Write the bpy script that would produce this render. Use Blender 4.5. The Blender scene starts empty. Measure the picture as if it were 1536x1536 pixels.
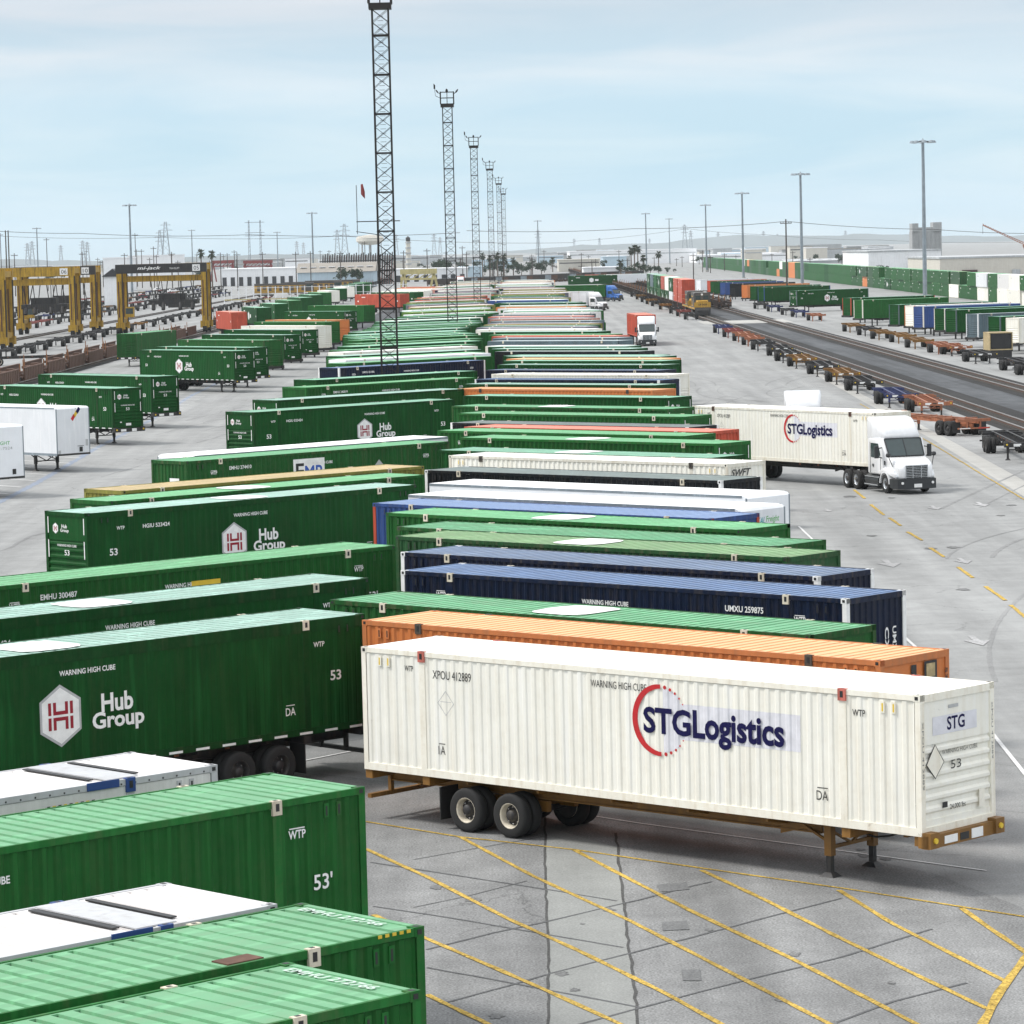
import bpy, math, random
from mathutils import Vector, Matrix
R=math.radians; PI=math.pi
random.seed(7)
SC=bpy.context.scene; COL=SC.collection
# ------------------------------------------------------------ camera
CF=5087.0; CP=.0773; CRO=-.0245; CH=13.33
_c,_s=math.cos(CRO),math.sin(CRO)
U0=Vector((0,math.sin(CP),math.cos(CP))); FW=Vector((0,math.cos(CP),-math.sin(CP))); R0=Vector((1,0,0))
CR=_c*R0+_s*U0; CU=-_s*R0+_c*U0; CC=Vector((0,0,CH))
cd=bpy.data.cameras.new('camera'); cam=bpy.data.objects.new('camera',cd); COL.objects.link(cam)
cd.sensor_width=36; cd.lens=CF/1536*36; cd.clip_start=.5; cd.clip_end=90000
M=Matrix(((CR.x,CU.x,-FW.x,0),(CR.y,CU.y,-FW.y,0),(CR.z,CU.z,-FW.z,CH),(0,0,0,1))); cam.matrix_world=M
SC.camera=cam
# ------------------------------------------------------------ world, sun, exposure
SUN_EL=R(52); SUN_AZ=R(-82)      # azimuth clockwise from +Y
w=bpy.data.worlds.new("World"); SC.world=w; w.use_nodes=True
def build_world():
    nt=w.node_tree; N=nt.nodes; Lk=nt.links; N.clear()
    out=N.new('ShaderNodeOutputWorld'); 
    sky=N.new('ShaderNodeTexSky'); sky.sky_type='NISHITA'; sky.sun_disc=False
    sky.sun_elevation=SUN_EL; sky.sun_rotation=SUN_AZ; sky.air_density=1.0; sky.dust_density=1.2
    b1=N.new('ShaderNodeBackground'); b1.inputs[1].default_value=.10; Lk.new(sky.outputs[0],b1.inputs[0])
    tc=N.new('ShaderNodeTexCoord'); sep=N.new('ShaderNodeSeparateXYZ'); Lk.new(tc.outputs['Generated'],sep.inputs[0])
    # overcast cloud sheet, brightness by elevation
    rp=N.new('ShaderNodeValToRGB'); Lk.new(sep.outputs[2],rp.inputs[0])
    el=rp.color_ramp.elements
    el[0].position=0; el[0].color=(.50,.63,.71,1); el[1].position=1; el[1].color=(1.05,1.06,1.08,1)
    for p,c in ((.010,(.46,.63,.74,1)),(.028,(.45,.62,.72,1)),(.046,(.50,.635,.73,1)),(.070,(.49,.565,.64,1)),(.2,(.74,.78,.82,1)),(.45,(.98,1.0,1.03,1))):
        e=rp.color_ramp.elements.new(p); e.color=c
    mp=N.new('ShaderNodeMapping'); mp.inputs['Scale'].default_value=(5,5,36); Lk.new(tc.outputs['Generated'],mp.inputs[0])
    nz=N.new('ShaderNodeTexNoise'); nz.inputs['Scale'].default_value=1.6; nz.inputs['Detail'].default_value=7; nz.inputs['Roughness'].default_value=.52; nz.inputs['Distortion'].default_value=.5; Lk.new(mp.outputs[0],nz.inputs[0])
    cr=N.new('ShaderNodeValToRGB'); cr.color_ramp.elements[0].position=.38; cr.color_ramp.elements[0].color=(.88,.96,1.0,1); cr.color_ramp.elements[1].position=.66; cr.color_ramp.elements[1].color=(1.20,1.10,1.06,1); Lk.new(nz.outputs[0],cr.inputs[0])
    mu=N.new('ShaderNodeMixRGB'); mu.blend_type='MULTIPLY'; mu.inputs[0].default_value=.9; Lk.new(rp.outputs[0],mu.inputs[1]); Lk.new(cr.outputs[0],mu.inputs[2])
    b2=N.new('ShaderNodeBackground'); b2.inputs[1].default_value=1.07; Lk.new(mu.outputs[0],b2.inputs[0])
    mx=N.new('ShaderNodeMixShader'); mx.inputs[0].default_value=.86
    Lk.new(b1.outputs[0],mx.inputs[1]); Lk.new(b2.outputs[0],mx.inputs[2]); Lk.new(mx.outputs[0],out.inputs[0])
build_world()
sd=bpy.data.lights.new('sun','SUN'); sd.energy=2.4; sd.angle=R(12); sd.color=(1,.965,.92)
so=bpy.data.objects.new('sun',sd); COL.objects.link(so)
sdir=Vector((math.sin(SUN_AZ)*math.cos(SUN_EL),math.cos(SUN_AZ)*math.cos(SUN_EL),math.sin(SUN_EL)))
so.rotation_euler=sdir.to_track_quat('Z','Y').to_euler(); so.location=sdir*200
vs=SC.view_settings; SC.display_settings.display_device='sRGB'; vs.view_transform='Standard'; vs.look='None'; vs.gamma=1; vs.use_curve_mapping=False; vs.exposure=.30
SC.cycles.max_bounces=6; SC.cycles.volume_bounces=2

# ------------------------------------------------------------ helpers
def G(px,py,z=0.0):                      # where a sight line meets the height z
    d=FW+CR*((px-768)/CF)-CU*((py-768)/CF); t=(z-CH)/d.z; return CC+d*t
def GD(px,py,D):
    d=FW+CR*((px-768)/CF)-CU*((py-768)/CF); return CC+d*(D/d.y)
MATS={}
def nodes(name):
    m=bpy.data.materials.new(name); m.use_nodes=True; nt=m.node_tree; b=nt.nodes['Principled BSDF']; return m,nt,b
def paint(name,col,rough=.5,dirt=.25,dirtcol=(.18,.14,.09),metal=0,streak=True,rnd=.10,fade=0,scale=1.0,spec=.5):
    """weathered paint: patchy tone, run-down streaks, small scuffs"""
    if name in MATS: return MATS[name]
    m,nt,b=nodes(name); N=nt.nodes; L=nt.links
    tc=N.new('ShaderNodeTexCoord'); oi=N.new('ShaderNodeObjectInfo')
    add=N.new('ShaderNodeVectorMath'); add.operation='ADD'; 
    rm=N.new('ShaderNodeVectorMath'); rm.operation='SCALE'; cb=N.new('ShaderNodeCombineXYZ')
    for i in range(3): L.new(oi.outputs['Random'],cb.inputs[i])
    L.new(cb.outputs[0],rm.inputs[0]); rm.inputs['Scale'].default_value=57
    L.new(tc.outputs['Object'],add.inputs[0]); L.new(rm.outputs[0],add.inputs[1])
    n1=N.new('ShaderNodeTexNoise'); n1.inputs['Scale'].default_value=.9*scale; n1.inputs['Detail'].default_value=6; n1.inputs['Roughness'].default_value=.6; L.new(add.outputs[0],n1.inputs[0])
    mp=N.new('ShaderNodeMapping'); mp.inputs['Scale'].default_value=(3.2,3.2,.22) if streak else (.5,2.5,2); L.new(add.outputs[0],mp.inputs[0])
    n2=N.new('ShaderNodeTexNoise'); n2.inputs['Scale'].default_value=1.6; n2.inputs['Detail'].default_value=5; L.new(mp.outputs[0],n2.inputs[0])
    n3=N.new('ShaderNodeTexNoise'); n3.inputs['Scale'].default_value=6*scale; n3.inputs['Detail'].default_value=8; n3.inputs['Roughness'].default_value=.7; L.new(add.outputs[0],n3.inputs[0])
    # tone variation
    r1=N.new('ShaderNodeMapRange'); r1.inputs[1].default_value=.3; r1.inputs[2].default_value=.7; r1.inputs[3].default_value=1-(.05 if max(col)>.5 else .08 if not streak else .16); r1.inputs[4].default_value=1+(.04 if max(col)>.5 else .07 if not streak else .14); L.new(n1.outputs[0],r1.inputs[0])
    r2=N.new('ShaderNodeMapRange'); r2.inputs[3].default_value=1-rnd; r2.inputs[4].default_value=1+rnd; L.new(oi.outputs['Random'],r2.inputs[0])
    mm=N.new('ShaderNodeMath'); mm.operation='MULTIPLY'; L.new(r1.outputs[0],mm.inputs[0]); L.new(r2.outputs[0],mm.inputs[1])
    sc=N.new('ShaderNodeVectorMath'); sc.operation='SCALE'; sc.inputs[0].default_value=col[:3]; L.new(mm.outputs[0],sc.inputs['Scale'])
    # dirt mask
    dm=N.new('ShaderNodeMapRange'); dm.inputs[1].default_value=.52; dm.inputs[2].default_value=.80; L.new(n2.outputs[0],dm.inputs[0])
    d2=N.new('ShaderNodeMapRange'); d2.inputs[1].default_value=.45; d2.inputs[2].default_value=.75; L.new(n3.outputs[0],d2.inputs[0])
    mx2=N.new('ShaderNodeMath'); mx2.operation='MULTIPLY_ADD'; L.new(dm.outputs[0],mx2.inputs[0]); mx2.inputs[1].default_value=dirt
    m3=N.new('ShaderNodeMath'); m3.operation='MULTIPLY'; L.new(d2.outputs[0],m3.inputs[0]); m3.inputs[1].default_value=dirt*.5; L.new(m3.outputs[0],mx2.inputs[2])
    mx=N.new('ShaderNodeMixRGB'); L.new(mx2.outputs[0],mx.inputs[0]); L.new(sc.outputs[0],mx.inputs[1]); mx.inputs[2].default_value=(*dirtcol,1)
    fm=N.new('ShaderNodeMapRange'); fm.inputs[1].default_value=.47; fm.inputs[2].default_value=.28; fm.inputs[3].default_value=0; fm.inputs[4].default_value=.55; L.new(n2.outputs[0],fm.inputs[0])
    fd=N.new('ShaderNodeMixRGB'); L.new(fm.outputs[0],fd.inputs[0]); L.new(mx.outputs[0],fd.inputs[1]); fd.inputs[2].default_value=(*[min(.9,c_*1.12+.012*(1-c_)) if max(col)>.5 else c_*1.7+.008 for c_ in col[:3]],1)
    n5=N.new('ShaderNodeTexNoise'); n5.inputs['Scale'].default_value=2.1; n5.inputs['Detail'].default_value=9; n5.inputs['Roughness'].default_value=.75; n5.inputs['Distortion'].default_value=.6; L.new(add.outputs[0],n5.inputs[0])
    ru=N.new('ShaderNodeMapRange'); ru.inputs[1].default_value=.685-.05*min(1,dirt*3); ru.inputs[2].default_value=.76; ru.inputs[3].default_value=0; ru.inputs[4].default_value=min(.8,dirt*4); L.new(n5.outputs[0],ru.inputs[0])
    rx=N.new('ShaderNodeMixRGB'); L.new(ru.outputs[0],rx.inputs[0]); L.new(fd.outputs[0],rx.inputs[1]); rx.inputs[2].default_value=(.13,.065,.035,1)
    L.new(rx.outputs[0],b.inputs['Base Color'])
    b.inputs['Roughness'].default_value=rough; b.inputs['Metallic'].default_value=metal; b.inputs['Specular IOR Level'].default_value=spec
    MATS[name]=m; return m
def plain(name,col,rough=.5,metal=0,spec=.5):
    if name in MATS: return MATS[name]
    m,nt,b=nodes(name); N=nt.nodes; L=nt.links
    tc=N.new('ShaderNodeTexCoord'); n=N.new('ShaderNodeTexNoise'); n.inputs['Scale'].default_value=5; n.inputs['Detail'].default_value=5; L.new(tc.outputs['Object'],n.inputs[0])
    r=N.new('ShaderNodeMapRange'); r.inputs[3].default_value=.8; r.inputs[4].default_value=1.2; L.new(n.outputs[0],r.inputs[0])
    s=N.new('ShaderNodeVectorMath'); s.operation='SCALE'; s.inputs[0].default_value=col[:3]; L.new(r.outputs[0],s.inputs['Scale']); L.new(s.outputs[0],b.inputs['Base Color'])
    b.inputs['Roughness'].default_value=rough; b.inputs['Metallic'].default_value=metal; b.inputs['Specular IOR Level'].default_value=spec
    MATS[name]=m; return m

class MB:
    def __init__(s): s.v=[]; s.f=[]; s.m=[]; s.mats=[]
    def mi(s,mat):
        if mat not in s.mats: s.mats.append(mat)
        return s.mats.index(mat)
    def add(s,vs,fs,mat,T=None):
        o=len(s.v); s.v+= [tuple(T@Vector(v)) for v in vs] if T is not None else [tuple(v) for v in vs]
        k=s.mi(mat)
        for f in fs: s.f.append([i+o for i in f]); s.m.append(k)
        return s
    def box(s,x0,x1,y0,y1,z0,z1,mat,T=None):
        v=[(x,y,z) for z in (z0,z1) for y in (y0,y1) for x in (x0,x1)]
        return s.add(v,[(0,2,3,1),(4,5,7,6),(0,1,5,4),(1,3,7,5),(3,2,6,7),(2,0,4,6)],mat,T)
    def bar(s,p,q,a,mat,b=None):            # square bar from p to q
        p=Vector(p); q=Vector(q); d=(q-p); l=d.length
        if l<1e-6: return s
        T=Matrix.Translation(p)@d.to_track_quat('X','Z').to_matrix().to_4x4(); b=b or a
        return s.box(0,l,-a/2,a/2,-b/2,b/2,mat,T)
    def tube(s,p,q,r,mat,n=8,r2=None,cap=True):
        p=Vector(p); q=Vector(q); d=q-p; T=Matrix.Translation(p)@d.to_track_quat('Z','Y').to_matrix().to_4x4(); l=d.length; r2=r if r2 is None else r2
        v=[(r*math.cos(2*PI*i/n),r*math.sin(2*PI*i/n),0) for i in range(n)]+[(r2*math.cos(2*PI*i/n),r2*math.sin(2*PI*i/n),l) for i in range(n)]
        f=[(i,(i+1)%n,n+(i+1)%n,n+i) for i in range(n)]
        if cap: f+=[tuple(range(n-1,-1,-1)),tuple(range(n,2*n))]
        return s.add(v,f,mat,T)
    def lathe(s,prof,mat,T=None,n=16):      # profile of (r,z) around z
        v=[]; f=[]
        for r,z in prof: v+=[(r*math.cos(2*PI*i/n),r*math.sin(2*PI*i/n),z) for i in range(n)]
        for k in range(len(prof)-1):
            for i in range(n): f.append((k*n+i,k*n+(i+1)%n,(k+1)*n+(i+1)%n,(k+1)*n+i))
        return s.add(v,f,mat,T)
    def loft(s,secs,mat,T=None,cap=True):
        n=len(secs[0]); v=[p for sec in secs for p in sec]; f=[]
        for k in range(len(secs)-1):
            for i in range(n): f.append((k*n+i,k*n+(i+1)%n,(k+1)*n+(i+1)%n,(k+1)*n+i))
        if cap: f+=[tuple(range(n-1,-1,-1)),tuple(range((len(secs)-1)*n,len(secs)*n))]
        return s.add(v,f,mat,T)
    def mesh(s,name,smooth=False):
        me=bpy.data.meshes.new(name); me.from_pydata(s.v,[],s.f)
        for m in s.mats: me.materials.append(m)
        me.polygons.foreach_set('material_index',s.m)
        if smooth: me.polygons.foreach_set('use_smooth',[True]*len(s.f))
        me.update(); return me
    def build(s,name,parent=None,smooth=False):
        return ob(name,s.mesh(name,smooth),parent)
def ob(name,me,parent=None,loc=None,rz=None):
    o=bpy.data.objects.new(name,me); COL.objects.link(o)
    if parent: o.parent=parent
    if loc is not None: o.location=loc
    if rz is not None: o.rotation_euler=(0,0,rz)
    return o
def tag(o,label=None,cat=None,group=None,kind=None):
    if label: o['label']=label
    if cat: o['category']=cat
    if group: o['group']=group
    if kind: o['kind']=kind
    return o
def empty(name,loc,rz=0,**k):
    o=bpy.data.objects.new(name,None); COL.objects.link(o); o.location=loc; o.rotation_euler=(0,0,rz); o.empty_display_size=.5
    return tag(o,**k)
def copy_tree(o,parent=None):
    c=o.copy(); COL.objects.link(c)
    if parent: c.parent=parent
    for ch in list(o.children): copy_tree(ch,c)
    return c
# text as flat mesh fitted in a box: returns verts in [0,w]x[0,h]
_TX={}
def text_geo(s,bold=0.0,shear=0.0):
    k=(s,bold,shear)
    if k in _TX: return _TX[k]
    cu=bpy.data.curves.new('t','FONT'); cu.body=s; cu.size=1; cu.offset=bold; cu.shear=shear; cu.resolution_u=3
    o=bpy.data.objects.new('t',cu); COL.objects.link(o); bpy.context.view_layer.update()
    me=bpy.data.meshes.new_from_object(o.evaluated_get(bpy.context.evaluated_depsgraph_get()))
    v=[tuple(p.co) for p in me.vertices]; f=[tuple(p.vertices) for p in me.polygons]
    x0=min(p[0] for p in v); x1=max(p[0] for p in v); y0=min(p[1] for p in v); y1=max(p[1] for p in v)
    v=[((p[0]-x0)/(x1-x0),(p[1]-y0)/(y1-y0)) for p in v]
    bpy.data.objects.remove(o); bpy.data.curves.remove(cu); bpy.data.meshes.remove(me)
    _TX[k]=(v,f); return _TX[k]
def face_T(face,L=0,off=-.009,W=1.3):
    """maps (u,v) on a face of a box to local xyz; u = distance along x (or y on ends), v = z"""
    if face=='-y': return lambda u,v,e=0:(u,-W-off-e,v)
    if face=='+y': return lambda u,v,e=0:(L-u,W+off+e,v)         # u measured from the front end so it reads left to right
    if face=='+x': return lambda u,v,e=0:(L+e,u-W,v)
    if face=='-x': return lambda u,v,e=0:(-e,W-u,v)
def put_text(mb,s,F,u,v,w,h,mat,bold=0.0,e=0,vert=False,shear=0.0):
    vs,fs=text_geo(s,bold,shear)
    pts=[F(u+p[0]*w,v+p[1]*h,e) if not vert else F(u+p[1]*h,v-p[0]*w,e) for p in vs]
    mb.add(pts,fs,mat)
def put_poly(mb,pts,F,mat,e=0): mb.add([F(a,b,e) for a,b in pts],[tuple(range(len(pts)))],mat)
def put_rect(mb,F,u0,u1,v0,v1,mat,e=0): put_poly(mb,[(u0,v0),(u1,v0),(u1,v1),(u0,v1)],F,mat,e)

# ------------------------------------------------------------ palette
WHITE=plain('white_vinyl',(.85,.85,.83)); NAVYV=plain('navy_vinyl',(.006,.005,.06),.6,0,.2); REDV=plain('red_vinyl',(.52,.015,.02)); BLACK=plain('black_marking',(.02,.02,.02)); MAROON=plain('maroon_vinyl',(.30,.005,.02)); PALEV=plain('pale_lilac_vinyl',(.71,.71,.75))
GREYD=plain('faded_grey_marking',(.22,.22,.21)); GREYV=plain('grey_vinyl',(.45,.46,.46)); YELV=plain('yellow_marking',(.75,.52,.04))
RUBBER=plain('tyre_rubber',(.018,.018,.018),.85); RIMW=paint('pale_rim',(.66,.60,.48),.5,.5,(.12,.09,.06)); DARKST=paint('black_chassis_steel',(.022,.022,.024),.6,.3); RUST=paint('rusted_steel',(.11,.055,.035),.85,.6,(.05,.025,.015))
FIT=paint('cream_fitting',(.72,.66,.52),.6,.5,(.25,.09,.03)); CHROME=plain('polished_metal',(.7,.7,.72),.2,.9); GALV=paint('galvanised_steel',(.24,.28,.31),.5,.2,metal=.3)
MUST=paint('mustard_steel',(.22,.105,.018),.6,.35,(.1,.06,.03)); YEL=paint('crane_yellow',(.42,.25,.018),.65,.9,(.045,.03,.018)); ORSTEEL=paint('orange_steel',(.34,.125,.06),.6,.3,(.12,.05,.03)); BLUSTEEL=paint('blue_steel',(.018,.03,.12),.5,.3); REDSTEEL=paint('red_steel',(.24,.05,.04),.6,.3)
# side, roof, frame
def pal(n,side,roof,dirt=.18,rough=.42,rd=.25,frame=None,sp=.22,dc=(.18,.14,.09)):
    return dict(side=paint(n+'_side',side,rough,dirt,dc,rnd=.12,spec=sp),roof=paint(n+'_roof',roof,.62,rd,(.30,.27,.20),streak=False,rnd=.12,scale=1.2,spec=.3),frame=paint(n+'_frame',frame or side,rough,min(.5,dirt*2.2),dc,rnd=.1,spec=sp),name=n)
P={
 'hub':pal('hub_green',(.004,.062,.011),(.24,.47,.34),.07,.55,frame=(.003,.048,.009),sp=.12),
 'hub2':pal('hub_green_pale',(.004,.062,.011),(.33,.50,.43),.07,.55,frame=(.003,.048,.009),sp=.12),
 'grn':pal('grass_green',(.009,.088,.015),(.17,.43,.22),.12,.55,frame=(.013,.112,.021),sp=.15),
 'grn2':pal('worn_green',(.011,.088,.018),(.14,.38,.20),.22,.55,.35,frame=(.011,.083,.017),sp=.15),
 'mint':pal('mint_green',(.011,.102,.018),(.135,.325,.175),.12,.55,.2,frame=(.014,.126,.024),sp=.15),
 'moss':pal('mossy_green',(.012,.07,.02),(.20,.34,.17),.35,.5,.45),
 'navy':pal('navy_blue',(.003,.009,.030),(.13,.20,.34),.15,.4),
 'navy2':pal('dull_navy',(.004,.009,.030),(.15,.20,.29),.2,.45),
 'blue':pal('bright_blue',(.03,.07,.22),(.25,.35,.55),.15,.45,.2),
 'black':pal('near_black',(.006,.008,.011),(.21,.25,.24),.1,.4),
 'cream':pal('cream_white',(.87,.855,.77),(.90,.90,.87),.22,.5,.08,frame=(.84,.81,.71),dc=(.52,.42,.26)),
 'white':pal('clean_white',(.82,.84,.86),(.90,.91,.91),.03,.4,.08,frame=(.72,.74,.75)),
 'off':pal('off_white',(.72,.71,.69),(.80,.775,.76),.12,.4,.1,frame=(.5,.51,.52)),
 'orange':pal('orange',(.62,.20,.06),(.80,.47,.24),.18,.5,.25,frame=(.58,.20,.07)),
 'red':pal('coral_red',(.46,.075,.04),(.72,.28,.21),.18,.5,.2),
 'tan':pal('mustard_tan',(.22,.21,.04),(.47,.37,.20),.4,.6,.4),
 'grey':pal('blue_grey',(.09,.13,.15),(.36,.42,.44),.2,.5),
}
# ------------------------------------------------------------ container meshes
CL,CW,CHT,Z0=16.15,2.6,2.9,1.2
def corr(a,b,pitch,depth):
    """trapezoid offsets along a..b -> list of (u, inset)"""
    n=max(2,round((b-a)/pitch)); p=(b-a)/n; out=[]
    for i in range(n):
        s=a+i*p; out+=[(s,0),(s+p*.30,0),(s+p*.45,depth),(s+p*.85,depth)]
    out.append((b,0)); return out
_MC={}
def cmesh(key,fn):
    if key not in _MC: _MC[key]=fn()
    return _MC[key]
POSTS=(1.98,14.17)
def side_mesh(pk,depth,pitch,L=CL):
    def f():
        mb=MB(); p=P[pk]; y=CW/2-.012; z0,z1=.17,CHT-.13
        segs=[(.16,POSTS[0]-.09),(POSTS[0]+.09,POSTS[1]-.09),(POSTS[1]+.09,L-.16)] if L>14 else [(.16,L-.16)]
        for a,b in segs:
            c=corr(a,b,pitch,depth)
            v=[(u,-(y-i),z) for u,i in c for z in (z0,z1)]
            mb.add(v,[(2*k,2*k+2,2*k+3,2*k+1) for k in range(len(c)-1)],p['side'])
        return mb.mesh('side_wall')
    return cmesh(('side',pk,depth,pitch,L),f)
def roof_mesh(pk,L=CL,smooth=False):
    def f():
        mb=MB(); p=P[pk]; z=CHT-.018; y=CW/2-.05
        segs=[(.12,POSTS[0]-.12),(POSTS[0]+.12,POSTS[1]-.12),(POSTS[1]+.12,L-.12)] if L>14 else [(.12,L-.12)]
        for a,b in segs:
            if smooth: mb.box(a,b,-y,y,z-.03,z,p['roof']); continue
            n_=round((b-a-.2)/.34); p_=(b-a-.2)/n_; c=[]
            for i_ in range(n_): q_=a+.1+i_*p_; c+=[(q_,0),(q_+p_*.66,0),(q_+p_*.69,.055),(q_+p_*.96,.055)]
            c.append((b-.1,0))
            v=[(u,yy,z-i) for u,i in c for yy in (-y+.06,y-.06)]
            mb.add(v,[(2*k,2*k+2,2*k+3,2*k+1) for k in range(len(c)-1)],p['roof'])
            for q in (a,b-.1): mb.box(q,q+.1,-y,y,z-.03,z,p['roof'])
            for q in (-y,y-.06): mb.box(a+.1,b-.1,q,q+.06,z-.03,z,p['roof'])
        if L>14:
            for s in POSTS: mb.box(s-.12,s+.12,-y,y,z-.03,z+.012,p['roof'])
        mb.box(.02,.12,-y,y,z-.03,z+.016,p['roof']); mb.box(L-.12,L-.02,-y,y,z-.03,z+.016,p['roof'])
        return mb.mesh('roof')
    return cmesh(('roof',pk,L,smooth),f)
def frame_mesh(pk,L=CL,rail=.12,whitepost=False,postmat=None):
    def f():
        mb=MB(); p=P[pk]['frame']; y=CW/2; pm=postmat or (WHITE if whitepost else p)
        for s in (-1,1):
            a,b=sorted((s*y,s*(y-.06)))
            mb.box(.14,L-.14,a,b,CHT-rail,CHT-.004,p); mb.box(.14,L-.14,a,b,.0,.17,p)
            for q in (0,L-.14):
                a2,b2=sorted((s*y,s*(y-.14))); mb.box(q,q+.14,a2,b2,0,CHT,pm)
            if L>14:
                for q in POSTS: a3,b3=sorted((s*(y+.003),s*(y-.05))); mb.box(q-.09,q+.09,a3,b3,.0,CHT-.02,p)
        mb.box(.14,L-.14,-y+.06,y-.06,0,.12,DARKST)
        for q in (.0,L-.1): mb.box(q,q+.1,-y+.14,y-.14,0,.16,p); mb.box(q,q+.1,-y+.14,y-.14,CHT-.16,CHT-.006,p)
        return mb.mesh('frame')
    return cmesh(('frame',pk,L,rail,whitepost,postmat.name if postmat else None),f)
def front_mesh(pk,style='ribs',L=CL):
    def f():
        mb=MB(); p=P[pk]['side']; x=L-.03; y=CW/2-.14
        if style=='ribs':
            mb.box(x-.02,x,-y,y,1.85,CHT-.16,p); mb.box(x-.05,x-.035,-y,y,.16,1.85,p)
            prof=[(.045,0),(.02,.05),(.02,.11),(.045,.16)]
            for i in range(6):
                z=.42+i*.245
                if i==0: mb.box(x-.05,x-.005,-y,y,.16,.30,p)
                secs=[[(x-.035,yy,z),(x+.012,yy,z+.05),(x+.012,yy,z+.11),(x-.035,yy,z+.16)] for yy in (-y+.02,y-.02)]
                mb.loft(secs,p)
        else:
            c=corr(-y,y,.26,.035); v=[(x-i,u,z) for u,i in c for z in (.16,CHT-.16)]
            mb.add(v,[(2*k,2*k+2,2*k+3,2*k+1) for k in range(len(c)-1)],p)
        return mb.mesh('front_wall')
    return cmesh(('front',pk,style,L),f)
def door_mesh(pk,s):
    def f():
        mb=MB(); p=P[pk]['side']; y=CW/2-.14; a,b=(0.01,y) if s>0 else (-y,-.01)
        mb.box(.02,.06,a,b,.16,CHT-.16,p)
        for k in range(4): mb.box(.0,.02,a+.1,b-.1,.4+k*.6,.75+k*.6,p)
        return mb.mesh('rear_door')
    return cmesh(('door',pk,s),f)
def lockbar_mesh(s):
    def f():
        mb=MB()
        for q in (.3,.85): mb.tube((-.03,s*q,.12),(-.03,s*q,CHT-.12),.022,GALV,6); mb.box(-.07,-.03,s*q-.02,s*q+.18 if s>0 else s*q+.02,1.1,1.14,GALV)
        return mb.mesh('locking_bar')
    return cmesh(('lock',s),f)
def fitting_mesh(mat=None):
    mat=mat or FIT
    def f():
        mb=MB(); mb.box(-.10,.10,-.03,.075,-.24,.012,mat); mb.box(-.038,.038,-.035,-.031,-.17,-.04,BLACK); mb.box(-.038,.038,.0,.06,.014,.016,BLACK)
        return mb.mesh('stacking_fitting')
    return cmesh(('fit',mat.name),f)
def casting_mesh(mat):
    def f():
        mb=MB(); mb.box(-.09,.09,-.08,.085,-.13,.003,mat); mb.box(-.04,.04,-.086,-.081,-.1,-.03,BLACK); mb.box(-.04,.04,-.05,.03,.005,.007,BLACK)
        return mb.mesh('corner_casting')
    return cmesh(('cast',mat.name),f)
# ---- markings
def hexlogo(mb,F,cu,cv,r,e=0):
    def hx(k,s=1): return [(cu+k*s*math.sin(i*PI/3)*.96,cv+k*math.cos(i*PI/3)*1.04) for i in range(6)]
    put_poly(mb,hx(r*1.0)[::-1],F,GREYV,e); put_poly(mb,hx(r*.90)[::-1],F,WHITE,e+.004)
    t=r*.10; h=r*.46
    for sx in (-1,1):
        for k in (.36,):
            put_rect(mb,F,*sorted((cu+sx*(r*.50),cu+sx*(r*.38))),cv-h,cv-r*.04,MAROON,e+.008); put_rect(mb,F,*sorted((cu+sx*(r*.50),cu+sx*(r*.38))),cv+r*.04,cv+h,MAROON,e+.008)
            put_rect(mb,F,*sorted((cu+sx*(r*.30),cu+sx*(r*.18))),cv-h,cv-r*.16,MAROON,e+.008); put_rect(mb,F,*sorted((cu+sx*(r*.30),cu+sx*(r*.18))),cv+r*.16,cv+h,MAROON,e+.008)
    put_rect(mb,F,cu-r*.30,cu+r*.30,cv+r*.04,cv+r*.16,MAROON,e+.008); put_rect(mb,F,cu-r*.30,cu+r*.30,cv-r*.16,cv-r*.04,MAROON,e+.008)
def hub_side(mb,face,num='HGIU 523424',cmid=7.05,f53='53',big=True):
    F=face_T(face,CL); zz=1.2
    if big:
        hexlogo(mb,F,cmid-.2,1.34,.72); put_text(mb,'Hub',F,cmid+1.0,1.28,.95,.46,WHITE,.03,.002); put_text(mb,'Group',F,cmid+.72,.78,1.55,.52,WHITE,.03,.002)
    put_text(mb,'WARNING HIGH CUBE',F,cmid-.2,2.28,1.65,.13,WHITE,.02,.002)
    put_text(mb,num,F,2.55,2.18,1.25,.15,WHITE,.02,.002)
    put_text(mb,f53,F,1.0,1.27,.36,.26,WHITE,.02,.002); put_text(mb,f53,F,14.95,1.3,.36,.26,WHITE,.02,.002)
    put_text(mb,'WTP',F,1.35,2.2,.36,.13,WHITE,.02,.002); put_text(mb,'WTP',F,14.42,2.2,.36,.13,WHITE,.02,.002)
    put_text(mb,'DA',F,13.45,.55,.32,.2,WHITE,.01,.002); put_rect(mb,F,13.47,13.75,.80,.82,WHITE,.002)
def hub_tape(mb,face):
    F=face_T(face,CL)
    for k in range(19): u=.6+k*.83; put_rect(mb,F,u,u+.42,.02,.08,WHITE,.016)
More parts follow.
